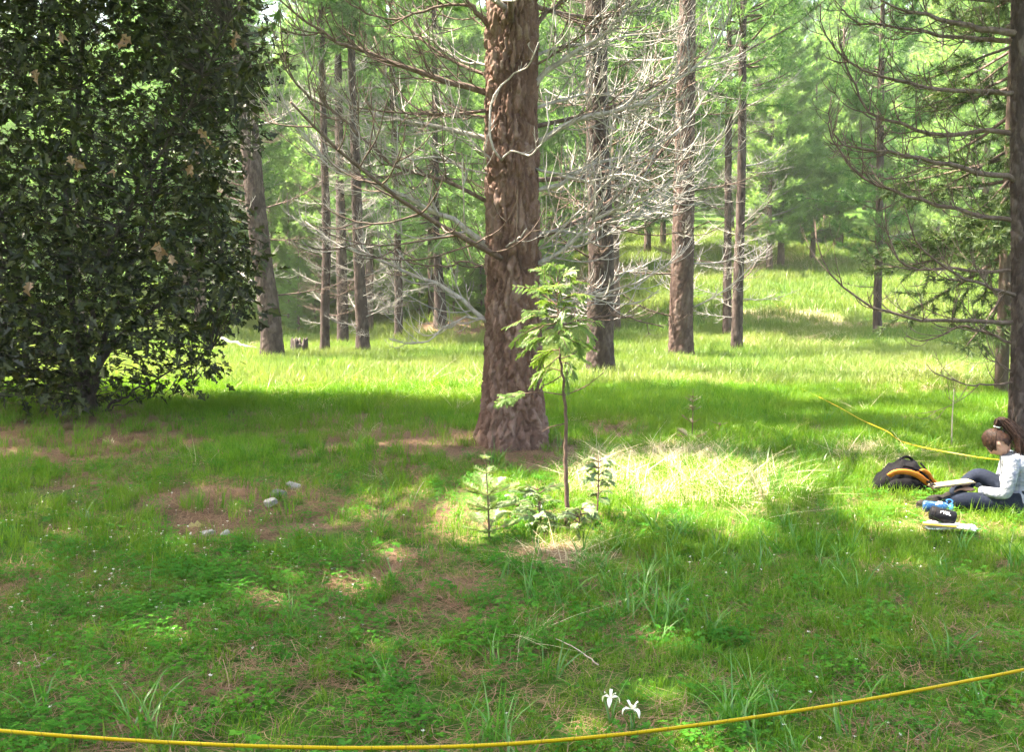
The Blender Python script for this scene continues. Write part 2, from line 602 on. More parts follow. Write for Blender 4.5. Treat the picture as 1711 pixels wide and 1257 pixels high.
def trunk_mesh(name, path, rads, mat, ntheta, nz, cw=0.075, ch=0.19, depth=0.022, seed=1, flare=0.0, nz_top=30, ztop_fine=6.0):
    """bark-plated trunk along a path (3-D points relative to the base)"""
    fine = resample(path, 400)
    fz = fine[:, 2]
    zs = np.concatenate([np.linspace(fz[0], min(ztop_fine, fz[-1]), nz),
                         np.linspace(ztop_fine, fz[-1], nz_top)[1:] if fz[-1] > ztop_fine else []])
    cx = np.interp(zs, fz, fine[:, 0])
    cyy = np.interp(zs, fz, fine[:, 1])
    rz, rr = zip(*rads)
    rad = np.interp(zs, rz, rr)
    th = np.arange(ntheta) / ntheta * 2 * math.pi
    T, Z = np.meshgrid(th, zs)
    circ = 2 * math.pi * rad.mean()
    e, pid = plates(T, Z, circ, cw, ch, seed)
    e2, pid2 = plates(T + 0.7, Z * 1.0 + 3, circ, cw * 0.5, ch * 0.4, seed + 31)
    disp = depth * (smooth(0.03, 0.26, e) * (0.45 + 0.8 * pid) - 0.5) + depth * 0.28 * (smooth(0.0, 0.3, e2) * pid2 - 0.4)
    disp = disp + depth * 0.3 * np.sin(T * 2 + Z * 1.1 + seed)
    fx, fy = np.cos(T) * circ * 6, np.sin(T) * circ * 6
    disp = disp + depth * 0.55 * (vnoise(fx + fy * 1.3, Z * 14 + fy * 0.6, 1.0, seed + 8) - 0.5) + depth * 0.3 * (vnoise(fx * 2.3 - fy * 1.9, Z * 34 + fx, 1.0, seed + 9) - 0.5)
    lobes = 1 + flare * np.exp(-np.clip(Z, 0, 9) / 0.28) * (0.5 + 0.5 * np.cos(T * 5 + seed)) ** 1.5
    RR = rad[:, None] * lobes + disp
    V = np.stack([cx[:, None] + RR * np.cos(T), cyy[:, None] + RR * np.sin(T), Z], -1).reshape(-1, 3)
    n = len(zs)
    a = (np.arange(n - 1)[:, None] * ntheta + np.arange(ntheta)[None]).ravel()
    b = (np.arange(n - 1)[:, None] * ntheta + (np.arange(ntheta)[None] + 1) % ntheta).ravel()
    mb = MB()
    mb.add(V, np.stack([a, b, b + ntheta, a + ntheta], 1))
    me = mb.mesh(name, mat)
    at_ = me.attributes.new('plate', 'FLOAT', 'POINT')
    at_.data.foreach_set('value', (0.7 * pid + 0.3 * pid2).astype(np.float32).ravel())
    return me


# ------------------------------------------------------------------ limbs and twigs
UP = np.array([0, 0, 1.0])


def curl_path(start, d, length, n, up, r, wob=0.12):
    W = r.normal(0, wob / math.sqrt(n), (n, 3)).tolist()
    x, y, z = (float(v) for v in start)
    dx, dy, dz = (float(v) for v in d)
    q = 1 / (math.sqrt(dx * dx + dy * dy + dz * dz) + 1e-9)
    dx, dy, dz = dx * q, dy * q, dz * q
    ds = length / (n - 1)
    P = [(x, y, z)]
    for i in range(n - 1):
        dx += W[i][0]
        dy += W[i][1]
        dz += W[i][2] + up * (0.4 + 1.2 * i / n) / n
        q = 1 / (math.sqrt(dx * dx + dy * dy + dz * dz) + 1e-9)
        dx, dy, dz = dx * q, dy * q, dz * q
        x, y, z = x + dx * ds, y + dy * ds, z + dz * ds
        P.append((x, y, z))
    return np.array(P)


def twigs_on(mb, P, rads, r, n, lmin, lmax, up, sub=2, s0=0.15, r_tw=0.006, sides=4, collect=None):
    """secondary twigs, J-shaped, and their own small twigs, along a limb path"""
    m = len(P)
    tan = norm(np.gradient(P, axis=0))
    for k in range(n):
        s = s0 + (1 - s0) * (k + r.random()) / n
        i = min(m - 2, int(s * (m - 1)))
        t = tan[i]
        side = np.array([t[1], -t[0], 0.0])
        side /= math.hypot(t[0], t[1]) + 1e-6
        if k % 2 == 0:
            side = -side
        roll = r.normal(0, 0.55)
        up_ = np.array([-t[2] * t[0], -t[2] * t[1], t[0] ** 2 + t[1] ** 2]) + 1e-6
        up_ /= math.sqrt(float(up_ @ up_))
        lat = side * math.cos(roll) + up_ * math.sin(roll)
        ang = R(r.uniform(30, 65))
        d = t * math.cos(ang) + lat * math.sin(ang) - UP * 0.15
        L = r.uniform(lmin, lmax) * (1.05 - 0.55 * s)
        Q = curl_path(P[i], d, L, 8, up * r.uniform(0.6, 1.3), r, 0.16)
        rt = min(r_tw, rads[i] * 0.6)
        if collect is not None:
            collect.append((Q, rt, sides))
        else:
            add_tube(mb, Q, np.linspace(rt, rt * 0.42, 8), sides, False)
        for j in range(sub):
            i2 = int(r.integers(2, 6))
            t2 = Q[i2 + 1] - Q[i2]
            t2 = t2 / (math.sqrt(float(t2 @ t2)) + 1e-9)
            l2 = np.cross(t2, r.normal(0, 1, 3))
            l2 /= math.sqrt(float(l2 @ l2)) + 1e-9
            Q2 = curl_path(Q[i2], t2 * 0.8 + l2 * 0.7, L * r.uniform(0.25, 0.55), 6, up * 0.9, r, 0.16)
            if collect is not None:
                collect.append((Q2, rt * 0.7, 3))
            else:
                add_tube(mb, Q2, np.linspace(rt * 0.75, rt * 0.4, 6), 3, False)


def dead_limb_mesh(name, L, r0, slope, up, ntw, r, mat, n=12):
    P = curl_path((0, 0, 0), (math.cos(slope), 0, math.sin(slope)), L, n, up, r, 0.10)
    rads = np.linspace(r0, r0 * 0.28, n)
    mb = MB()
    add_tube(mb, P, rads, 6)
    twigs_on(mb, P, rads, r, ntw, L * 0.2, L * 0.5, 1.3, 2, r_tw=0.0085)
    return mb.mesh(name, mat)


def needle_tris(C, A, r, k=14, ln=0.2, wd=0.007, spread=0.75):
    """k long thin needles around each tuft centre C with axis A"""
    n = len(C)
    D = norm(A[:, None, :] * (1 - spread * 0.35) + r.normal(0, spread * 0.75, (n, k, 3)) + np.array([0, 0, 0.06]))
    B = C[:, None, :] + A[:, None, :] * r.uniform(-0.06, 0.03, (n, k, 1))
    L = ln * r.uniform(0.7, 1.15, (n, k, 1))
    S = norm(np.cross(D, r.normal(0, 1, (n, k, 3)))) * wd * 0.5
    tip = B + D * L - np.array([0, 0, 1.0]) * (L * 0.18) * np.abs(D[..., 2:3] - 1) * 0.3
    V = np.stack([B - S, B + S, tip], 2).reshape(-1, 3)
    return V, np.arange(n * k * 3).reshape(-1, 3)


def crown_meshes(seed, H, zb, Rmax, tuft_k=14, ln=0.2, wd=0.008, whorl=0.5, per=4.5, gaps=False, origin=(0, 0, 0), lowthin=True, droop=0.0, tuft_step=0.16, ntw=(6, 10), low0=0.55):
    """live crown: limb wood and needle tufts, in tree coordinates; gaps opens the crown where sun passes"""
    r = np.random.default_rng(seed)
    wood, C, A = MB(), [], []
    items = []
    z = zb
    while z < H - 0.3:
        q = (z - zb) / (H - zb)
        prof = min(1.0, low0 + q * 3.0) * (1 - q ** 1.6) ** 0.8 if lowthin else (1 - q) ** 0.85
        for k in range(int(per + r.random())):
            L = max(0.4, Rmax * prof * r.uniform(0.7, 1.15))
            az = r.uniform(0, 2 * math.pi)
            slope = r.uniform(-0.15, 0.25) + 0.5 * q - droop
            P = curl_path((0, 0, z + r.uniform(-0.15, 0.15)), (math.cos(az) * math.cos(slope), math.sin(az) * math.cos(slope), math.sin(slope)), L, 9, 0.5 - droop * 0.6, r, 0.12)
            rad = np.linspace(0.012 + 0.012 * L, 0.006, 9)
            items.append((P, rad[0], 4))
            nt_ = int(r.integers(*ntw) * (0.5 + L / Rmax * 0.7))
            twigs_on(wood, P, rad, r, nt_, L * 0.18, L * 0.45, 0.8 - droop * 1.2, 1, 0.2, 0.007, 3, items)
        z += whorl * r.uniform(0.7, 1.3)
    if gaps:
        o = np.array(origin)
        all_items = list(items)
        mids = np.array([Q[len(Q) // 2] for Q, _, _ in items]) + o
        tips = np.array([Q[-1] for Q, _, _ in items]) + o
        bad = in_sun(mids) | in_sun(tips)
        items = [it for it, b_ in zip(items, bad) if not b_]
        items = items if len(items) > 12 else all_items[::9]
    for Q, r0, sd in items:
        Qs = Q[[0, 2, 5, 8]] if len(Q) == 9 else Q[[0, 3, 7]] if len(Q) == 8 else Q[[0, 3, 5]]
        add_tube(wood, Qs, np.linspace(r0, max(0.002, r0 * 0.3), len(Qs)), 3, False)
        ln_q = np.sqrt(((Q[1:] - Q[:-1]) ** 2).sum(1)).sum()
        m = max(2, int(ln_q / tuft_step))
        idx = np.linspace(len(Q) * 0.35, len(Q) - 1.001, m)
        i0 = idx.astype(int)
        f = (idx - i0)[:, None]
        C.append(Q[i0] * (1 - f) + Q[i0 + 1] * f)
        A.append(Q[i0 + 1] - Q[i0])
    C, A = np.concatenate(C), norm(np.concatenate(A))
    if gaps:
        k = ~(in_sun(C + o) | in_sun(C + A * ln * 0.7 + o))
        if k.sum() > 20:
            C, A = C[k], A[k]
    V, F = needle_tris(C, A, r, tuft_k, ln, wd)
    nb = MB()
    nb.add(V, F)
    return wood, nb


# ------------------------------------------------------------------ the big pine in the middle
def leaning(px_pts, base):
    """trunk axis through photo pixels at the tree's own distance, relative to its base"""
    P = [atd(x, y, base[1]) - base for x, y in px_pts]
    P[0] = np.array([P[0][0], 0, -0.25])
    return P


def pine(name, label, base, axis_px, rads, H, mat, seed, ntheta, nz, ztop, cw=0.075, ch=0.19, depth=0.02, flare=0.25, crown=None, group=None, cmat='needles', open_crown=True):
    t = thing(name, label, 'tree', tuple(base), 0, group)
    P = leaning(axis_px, base)
    top = np.array(P[-1])
    dirn = norm(np.array(P[-1]) - np.array(P[-2]))
    dirn = norm(dirn * np.array([0.5, 0, 1]))
    P.append(top + dirn * (H - top[2]))
    link('trunk', trunk_mesh('trunk', P, rads + [(H, 0.03)], M[mat], ntheta, nz, cw, ch, depth, seed, flare, ztop_fine=ztop), t)
    if crown:
        zb, Rm = crown[0], crown[1]
        ox = np.interp(zb + 2, [p[2] for p in P], [p[0] for p in P])
        wood, nb = crown_meshes(seed + 50, H, zb, Rm, gaps=open_crown, origin=(base[0] + ox, base[1], base[2]), **(crown[2] if len(crown) > 2 else {}))
        link('live_limbs', wood.mesh('live_limbs', M['deadwood_dark']), t, (ox, 0, 0))['kind'] = 'stuff'
        link('crown', nb.mesh('crown', M[cmat], False), t, (ox, 0, 0))
    return t, P


MAIN = at(856, 742)
main, mainP = pine('pine_tree', 'thick red-brown plated pine trunk in the middle with long bare grey limbs', MAIN,
                   [(856, 742), (857, 600), (857, 400), (855, 200), (855, 5)],
                   [(-0.3, 0.40), (0.0, 0.365), (0.35, 0.325), (1.0, 0.295), (2.3, 0.268), (4.8, 0.235), (9, 0.18)], 20.0, 'bark', 3, 168, 440, 5.6,
                   0.066, 0.24, 0.040, 0.18, crown=(6.0, 6.0, dict(tuft_k=9, wd=0.052, per=7.5, low0=0.9)))


def px_limb(parent, base, pts, r0, k, seed, ntw, mat, lmin=0.35, lmax=1.0, up=1.7, r_tip=0.006, sub=2, name='branch', inset=0.0, r_tw=0.0085):
    """a bare limb seen along photo pixels; its depth leaves the trunk's plane by k per metre sideways"""
    r = np.random.default_rng(seed)
    x0 = atd(pts[0][0], pts[0][1], base[1])[0]
    P = []
    for i, (x, y) in enumerate(pts):
        dy = k * abs(atd(x, y, base[1])[0] - x0)
        P.append(atd(x, y, base[1] + dy) - base)
    P = resample(P, 16)
    P[1:-1] += r.normal(0, 0.008, (14, 3))
    rads = np.linspace(r0, r_tip, 16)
    mb = MB()
    add_tube(mb, P, rads, 7)
    twigs_on(mb, P, rads, r, ntw, lmin, lmax, up, sub, 0.12, r_tw)
    return link(name, mb.mesh(name, M[mat]), parent)


limb_protos, limb_protos_dark = [], []
rl = np.random.default_rng(21)
for i in range(14):
    L = [2.6, 2.0, 3.0, 1.4][i % 4]
    me = dead_limb_mesh('branch', L, 0.011 + 0.006 * L, rl.uniform(-0.1, 0.25), rl.uniform(0.2, 0.9), 15, rl, M['deadwood'])
    limb_protos.append(me)
    md = me.copy()
    md.materials.clear()
    md.materials.append(M['deadwood_dark'])
    limb_protos_dark.append(md)


def dead_limbs(t, P, rads, z0, z1, n, seed, scale=1.0, dark=0.4, bias=None):
    r = np.random.default_rng(seed)
    zz = [p[2] for p in P]
    xx = [p[0] for p in P]
    rz, rr = zip(*rads)
    for i in range(n):
        z = z0 + (z1 - z0) * (i + r.random()) / n
        az = r.uniform(0, 2 * math.pi) if bias is None else r.normal(bias, 1.1)
        pool = limb_protos_dark if r.random() < dark else limb_protos
        o = link('branch', pool[int(r.integers(len(pool)))], t)
        rad = np.interp(z, rz, rr) * 0.75
        o.location = (np.interp(z, zz, xx) + math.cos(az) * rad, math.sin(az) * rad, z)
        s = scale * r.uniform(0.55, 1.05)
        o.scale = (s, s, s)
        o.rotation_euler = (r.normal(0, 0.15), r.normal(-0.05, 0.14), az)


left_limbs = [
    ([(842, 68), (815, 38), (786, 8), (760, -30)], 0.055, -0.3, 6, 'deadwood_dark'),
    ([(790, 10), (741, 9), (700, 22), (662, 32), (605, 18), (560, -8)], 0.02, 0.2, 9, 'deadwood_dark'),
    ([(830, 160), (790, 148), (748, 134), (668, 108), (620, 91), (573, 72), (503, 29), (474, 5), (452, -30)], 0.045, -0.25, 18, 'deadwood_dark'),
    ([(830, 240), (764, 216), (668, 200), (605, 183), (566, 159), (528, 124), (509, 80), (507, 30)], 0.036, 0.25, 16, 'deadwood'),
    ([(825, 343), (780, 318), (706, 290), (662, 280), (627, 251), (601, 229), (566, 194), (515, 162), (477, 105), (468, 32)], 0.028, -0.45, 16, 'deadwood_dark'),
    ([(828, 420), (800, 402), (751, 363), (706, 344), (668, 321), (620, 305), (585, 290), (557, 277), (528, 248), (487, 197), (468, 153)], 0.040, -0.3, 18, 'deadwood'),
    ([(830, 548), (815, 539), (780, 507), (748, 483), (700, 463), (652, 442), (627, 431), (560, 405), (510, 370)], 0.034, 0.15, 12, 'deadwood'),
    ([(828, 541), (780, 531), (748, 542), (716, 568), (684, 574), (650, 566)], 0.016, -0.2, 7, 'deadwood'),
    ([(828, 460), (790, 440), (732, 445), (690, 440), (650, 420)], 0.014, 0.5, 7, 'deadwood_dark'),
    ([(825, 292), (780, 282), (730, 262), (690, 268), (640, 246), (610, 200)], 0.014, -0.8, 9, 'deadwood'),
    ([(826, 200), (775, 190), (720, 190), (670, 160), (640, 110), (625, 60)], 0.016, 0.7, 9, 'deadwood_dark'),
    ([(826, 110), (785, 105), (740, 80), (690, 30), (670, -20)], 0.018, 0.9, 9, 'deadwood'),
]
right_limbs = [
    ([(880, 152), (890, 146), (915, 118), (947, 94), (979, 78), (1014, 54), (1036, 29), (1065, 5), (1090, -40)], 0.042, -0.25, 14, 'deadwood'),
    ([(875, 60), (887, 48), (909, 25), (938, 3), (970, -40)], 0.04, 0.3, 6, 'deadwood_dark'),
    ([(885, 242), (900, 237), (935, 213), (973, 197), (1020, 186), (1068, 172), (1116, 143), (1157, 115), (1196, 76), (1215, 32), (1225, -10)], 0.038, -0.2, 20, 'deadwood'),
    ([(885, 322), (900, 316), (941, 305), (966, 286), (1005, 270), (1068, 255), (1120, 230), (1165, 180), (1200, 130)], 0.03, 0.2, 18, 'deadwood'),
    ([(868, 490), (876, 470), (890, 448), (909, 437), (947, 412), (973, 386), (995, 366), (1036, 347), (1094, 321), (1132, 296), (1180, 262), (1215, 210)], 0.034, -0.35, 20, 'deadwood'),
    ([(890, 505), (930, 500), (957, 495), (1005, 491), (1036, 482), (1068, 472), (1100, 450), (1126, 428), (1137, 409)], 0.022, -0.5, 10, 'deadwood'),
    ([(888, 395), (930, 385), (975, 392), (1020, 372), (1075, 360), (1130, 330), (1180, 300)], 0.022, 0.4, 14, 'deadwood'),
    ([(888, 560), (920, 548), (973, 536), (1030, 528), (1080, 540), (1110, 548)], 0.016, 0.3, 8, 'deadwood_dark'),
    ([(885, 185), (930, 168), (985, 158), (1040, 160), (1095, 135), (1130, 90), (1150, 40)], 0.02, 0.6, 14, 'deadwood'),
    ([(880, 100), (930, 80), (985, 75), (1050, 60), (1120, 50), (1180, 20), (1220, -20)], 0.02, 0.7, 12, 'deadwood'),
    ([(888, 280), (925, 290), (975, 300), (1040, 290), (1090, 300), (1140, 270), (1170, 220)], 0.018, -0.7, 12, 'deadwood'),
    ([(885, 430), (915, 405), (960, 360), (1000, 320), (1040, 270), (1070, 200)], 0.016, -0.9, 12, 'deadwood'),
]
for i, (pts, r0, k, ntw, mt) in enumerate(left_limbs + right_limbs):
    r0 = r0 * 0.82
    px_limb(main, MAIN, pts, r0, k, 100 + i, int(ntw * 1.6), mt, 0.4, 1.15, sub=3)
dead_limbs(main, mainP, [(0, 0.3), (6, 0.23)], 1.6, 5.6, 16, 909, 1.25, 0.6)
# limbs that come towards the camera in front of the trunk
front = [
    ([(838, 268), (820, 240), (818, 190), (822, 165), (850, 130), (890, 100), (900, 70)], 0.012, -1.6, 4),
    ([(838, 268), (850, 255), (890, 258), (905, 240), (915, 215), (912, 160)], 0.011, -1.4, 4),
        ([(846, 412), (860, 402), (874, 392), (880, 382)], 0.009, -1.5, 1),
]
for i, (pts, r0, k, ntw) in enumerate(front):
    mb_base = MAIN.copy()
    mb_base[1] -= 0.27
    o = px_limb(main, mb_base, pts, r0, k, 150 + i, ntw, 'deadwood', 0.2, 0.5)
    o.location = (0, -0.27, 0)

# ------------------------------------------------------------------ middle-distance pines with bare lower limbs
def mid_pine(label, base_px, axis, w_px, H, seed, limbs, mat='bark_grey', crown=None, lscale=1.0, dark=0.4, nth=72, nz=300, ztop=9.0, name='pine_tree', bias=None):
    base = at(*base_px)
    d = base[1]
    m = d / FPX
    zt = [(axis_y - base_px[1]) for _, axis_y in axis]
    rads = [(-0.3, w_px[0] * m / 2 * 1.12), (0.0, w_px[0] * m / 2 * 1.05), (0.6, w_px[0] * m / 2 * 0.93), (3.0, w_px[1] * m / 2), (8.0, w_px[2] * m / 2)]
    t, P = pine(name, label, base, [base_px] + axis, rads, H, mat, seed, nth, nz, ztop, 0.09, 0.24, 0.018, 0.12, crown, open_crown=base[1] < 26.2)
    if limbs:
        dead_limbs(t, P, rads, limbs[0], limbs[1], limbs[2], seed + 7, lscale, dark, bias)
    return t, base


mid_pine('straight grey pine right of the middle trunk, its left side in sun', (1003, 630), [(1003, 540), (1004, 400), (999, 250), (997, 120), (996, 10)],
         (47, 40, 32), 19, 31, (0.9, 8.0, 33), crown=(7.3, 4.6, dict(tuft_k=10, wd=0.04, per=6.0, low0=0.9)), lscale=1.05, dark=0.45)
mid_pine('brown pine trunk with sunlit bare limbs, third large trunk from the middle rightwards', (1138, 604), [(1138, 540), (1141, 400), (1144, 250), (1147, 100)],
         (42, 36, 27), 19, 32, (1.0, 8.5, 30), 'bark_mid', crown=(6.5, 3.2, dict(tuft_k=9, wd=0.026)), dark=0.3)
mid_pine('dark pine trunk leaning left beside the leafy oak', (457, 602), [(452, 540), (436, 420), (425, 320), (415, 200), (397, 20)],
         (38, 33, 27), 19, 33, (1.2, 8.5, 32), crown=(8.0, 3.2, dict(tuft_k=9, wd=0.026)), dark=0.5)
mid_pine('thin sunlit pine trunk ringed with short white dead limbs, left of the middle', (608, 597), [(604, 520), (598, 400), (595, 300), (590, 180), (586, 40)],
         (24, 17, 12), 14, 34, (0.5, 8.0, 60), crown=(8.5, 1.8, dict(tuft_k=9, wd=0.026)), lscale=0.62, dark=0.1, nth=40, nz=160)
mid_pine('thin dark pine trunk left of the white-limbed one', (543, 598), [(543, 520), (546, 400), (543, 300), (538, 100)],
         (17, 13, 10), 13, 35, (0.8, 8.0, 40), crown=(8.0, 1.8, dict(tuft_k=9, wd=0.026)), lscale=0.6, dark=0.5, nth=32, nz=120)
mid_pine('slim pine trunk in shade just behind the white-limbed one', (573, 580), [(572, 500), (570, 400), (568, 300), (565, 100)],
         (20, 16, 12), 14, 36, (0.6, 8.0, 44), crown=(8.0, 1.8, dict(tuft_k=9, wd=0.026)), lscale=0.6, dark=0.3, nth=32, nz=120)
mid_pine('slim pine trunk left of the brown needle mound', (666, 566), [(666, 500), (664, 400), (660, 280), (655, 100)],
         (14, 11, 9), 13, 37, (0.5, 8.0, 46), crown=(8.0, 1.8, dict(tuft_k=9, wd=0.026)), lscale=0.6, dark=0.2, nth=32, nz=120)
mid_pine('slim grey pine trunk, front one of the close pair on the right slope', (1231, 590), [(1232, 520), (1236, 400), (1239, 280), (1241, 100)],
         (19, 15, 11), 15, 38, (0.8, 7.5, 26), crown=(6.5, 2.4, dict(tuft_k=14, wd=0.018)), lscale=0.75, dark=0.3, nth=40, nz=140)
mid_pine('slim pine trunk, rear one of the close pair on the right slope', (1215, 562), [(1215, 500), (1216, 400), (1217, 280), (1218, 100)],
         (15, 12, 9), 15, 39, (0.8, 7.5, 30), crown=(6.5, 2.4, dict(tuft_k=14, wd=0.018)), lscale=0.75, dark=0.3, nth=40, nz=140)
mid_pine('young pine with low green crown on the sunlit grass slope', (1466, 563), [(1466, 510), (1468, 440), (1470, 300), (1472, 150)],
         (14, 12, 9), 12, 40, (0.8, 3.0, 6), crown=(2.4, 2.2, dict(tuft_k=15, wd=0.018, tuft_step=0.12)), lscale=0.6, dark=0.8, nth=36, nz=120)
mid_pine('stout dark fir on the brown needle mound', (737, 545), [(735, 500), (731, 430), (728, 300), (726, 100)],
         (22, 10, 8), 16, 41, None, crown=(2.6, 3.0, dict(tuft_k=13, wd=0.012, droop=0.35)), nth=40, nz=120, name='fir_tree')

# ------------------------------------------------------------------ right-hand tree at the frame edge
RT = atd(1706, 745, 11.0)
RT[2] = gz(RT[0], RT[1])
rt_axis = [(1706, 745), (1707, 500), (1706, 250), (1706, 0)]
right_tree, rtP = pine('pine_tree', 'dark pine at the right edge with bare limbs sweeping left and up', RT, rt_axis,
                       [(-0.3, 0.14), (0, 0.125), (1, 0.108), (3, 0.098), (6, 0.085)], 14.0, 'bark_grey', 61, 72, 320, 5.6, 0.06, 0.16, 0.014, 0.15,
                       crown=(5.8, 3.0, dict(tuft_k=9, wd=0.026)))
right_edge = [
    ([(1705, 57), (1632, 45), (1568, 32), (1524, 19), (1485, 6), (1450, -20)], 0.042, -0.2, 12),
    ([(1705, 66), (1616, 64), (1552, 54), (1498, 45), (1428, 32), (1395, 0)], 0.03, 0.3, 14),
    ([(1704, 155), (1616, 153), (1543, 146), (1489, 130), (1447, 119), (1412, 99), (1387, 70), (1372, 41), (1371, 6)], 0.03, -0.1, 18),
    ([(1704, 224), (1632, 220), (1584, 224), (1546, 220), (1492, 204), (1454, 191), (1428, 137), (1406, 89), (1400, 40)], 0.03, 0.2, 18),
    ([(1704, 306), (1689, 299), (1632, 286), (1587, 274), (1552, 270), (1500, 256), (1441, 248), (1405, 240), (1387, 197), (1390, 160)], 0.034, -0.3, 20),
    ([(1704, 370), (1632, 360), (1594, 348), (1552, 340), (1498, 321), (1441, 296), (1403, 251), (1387, 223), (1392, 180)], 0.028, 0.1, 18),
    ([(1704, 453), (1632, 453), (1584, 448), (1536, 452), (1504, 437), (1485, 396), (1480, 340)], 0.022, 0.35, 12),
    ([(1704, 496), (1648, 479), (1616, 466), (1578, 447), (1530, 400), (1510, 340)], 0.022, -0.5, 12),
    ([(1704, 538), (1600, 536), (1543, 536), (1501, 526), (1457, 514), (1422, 488), (1387, 456), (1364, 405), (1362, 370)], 0.026, -0.15, 9),
    ([(1704, 576), (1648, 557), (1613, 545), (1568, 561), (1546, 571), (1514, 561)], 0.018, 0.2, 6),
    ([(1704, 638), (1648, 644), (1594, 636), (1565, 625), (1549, 609)], 0.013, -0.2, 4),
    ([(1704, 620), (1680, 616), (1665, 605), (1648, 600)], 0.012, 0.1, 3),
]
for i, (pts, r0, k, ntw) in enumerate(right_edge):
    px_limb(right_tree, RT, pts, r0, k, 200 + i, int(ntw * 1.4), 'deadwood_dark', 0.35, 1.0, 1.9, 0.005, 2, r_tw=0.0075)

# dark fir behind it, its drooping foliage filling the upper right corner
def fir_tree(label, base, H, zb, Rm, seed, mat='needles_dark', group=None, **kw):
    t = thing('fir_tree', label, 'tree', tuple(base), 0, group)
    mb = MB()
    zz = np.linspace(-0.2, H, 14)
    add_tube(mb, np.stack([0 * zz, 0 * zz, zz], 1), np.interp(zz, [0, H], [0.11, 0.02]), 10)
    mb.build('trunk', M['bark_far'], t)
    wood, nb = crown_meshes(seed, H, zb, Rm, **kw)
    link('live_limbs', wood.mesh('live_limbs', M['deadwood_dark']), t)['kind'] = 'stuff'
    link('crown', nb.mesh('crown', M[mat], False), t)
    return t


b = np.array([(1676 - PW / 2) / FPX * 16.5, 16.5, 0.0])
b[2] = gz(b[0], b[1])
fir_tree('dark green drooping fir behind the bare-limbed pine at the right edge', b, 14.0, 1.6, 2.5, 71, droop=0.5, ln=0.13, wd=0.015, tuft_k=15, tuft_step=0.085, lowthin=False, ntw=(10, 14), whorl=0.42)

# ------------------------------------------------------------------ the wood behind
VAR = []
for i, (H, zb, Rm, mat) in enumerate([(17, 3.2, 3.2, 'needles'), (15, 2.2, 3.0, 'needles_light'), (13, 1.6, 2.7, 'needles_light'), (18, 4.5, 3.4, 'needles'), (9, 0.9, 2.0, 'needles_light')]):
    wood, nb = crown_meshes(300 + i, H, zb, Rm, tuft_k=14, ln=0.25, wd=0.022, whorl=0.45, per=5.4, tuft_step=0.13)
    tb = MB()
    zz = np.linspace(-0.3, H, 16)
    wob = np.stack([0.06 * np.sin(zz * 0.5 + i), 0.06 * np.cos(zz * 0.43 + i), zz], 1)
    add_tube(tb, wob, np.interp(zz, [0, 1, H], [0.012 * H + 0.03, 0.011 * H, 0.02]), 10)
    VAR.append((tb.mesh('trunk', M['bark_far']), wood.mesh('live_limbs', M['deadwood']), nb.mesh('crown', M[mat], False)))


def far_pine(v, x, y, s, rot, label, group, dead=0):
    t = thing('pine_tree', label, 'tree', (x, y, gz(x, y)), rot, group)
    t.scale = (s, s, s)
    for nm, me in zip(('trunk', 'live_limbs', 'crown'), VAR[v]):
        link(nm, me, t)
    if dead:
        dead_limbs(t, [(0, 0, 0), (0, 0, 9)], [(0, 0.12), (9, 0.08)], 0.6, 5.0, dead, int(abs(x * 13 + y * 7)), 0.6, 0.2)


def region(px, y):
    k = 0 if px < 480 else 1 if px < 830 else 2 if px < 1250 else 3
    d = 0 if y < 50 else 1
    where = ['behind the leafy oak and the leaning pine', 'behind the thin bare trunks left of the big trunk', 'behind the two large trunks right of the big trunk', 'on the upper right slope']
    look = ['pine in the nearer wood ', 'pine in the far wood ']
    return look[d] + where[k], ('nearer' if d == 0 else 'far') + ' pines ' + where[k]


rb = np.random.default_rng(77)
placed = []
cands = []
for i in range(2600):
    y = 33 + 80 * rb.random() ** 1.1
    x = rb.uniform(-0.66, 0.66) * y
    cands.append((x, y))
for x, y in cands:
    px = PW / 2 + x / y * FPX
    if 1040 < px < 1720 and y < 44:
        continue                                     # the grassy slope stays open
    if 900 < px < 1560 and y < 56 and rb.random() < 0.6:
        continue
    if px < 1000 and y < 35:
        continue
    if 690 < px < 800 and y < 40:
        continue
    if any((x - a) ** 2 + (y - b_) ** 2 < (2.7 + 0.028 * y) ** 2 for a, b_ in placed):
        continue
    placed.append((x, y))
placed = sorted(placed, key=lambda p: p[1])[:125]
for i, (x, y) in enumerate(placed):
    px = PW / 2 + x / y * FPX
    right = px > 900
    v = int(rb.choice([1, 2, 1, 2, 4, 0])) if right else int(rb.choice([0, 3, 0, 1, 2]))
    far_pine(v, x, y, rb.uniform(0.8, 1.2), rb.uniform(0, 6.28),
             *region(px, y), 5 if y < 46 else 0)
for i in range(22):                                  # young pines that close the view below the crowns
    for tries in range(40):
        y = rb.uniform(36, 50)
        px = rb.uniform(380, 1000)
        x = (px - PW / 2) / FPX * y
        if all((x - a_) ** 2 + (y - b_) ** 2 > 2.2 for a_, b_ in placed) and not (690 < px < 790 and y < 40):
            break
    placed.append((x, y))
    far_pine(4, x, y, rb.uniform(0.4, 0.75), rb.uniform(0, 6.28), 'young low-branched pine growing under the wood behind the thin trunks', 'young pines under the wood')
for i in range(34):                                  # tall last row that closes the skyline
    y = rb.uniform(78, 118)
    px = -60 + 1830 * (i + rb.random()) / 34
    far_pine(int(rb.choice([0, 1, 3])), (px - PW / 2) / FPX * y, y, rb.uniform(1.25, 1.6), rb.uniform(0, 6.28), *region(px, y))
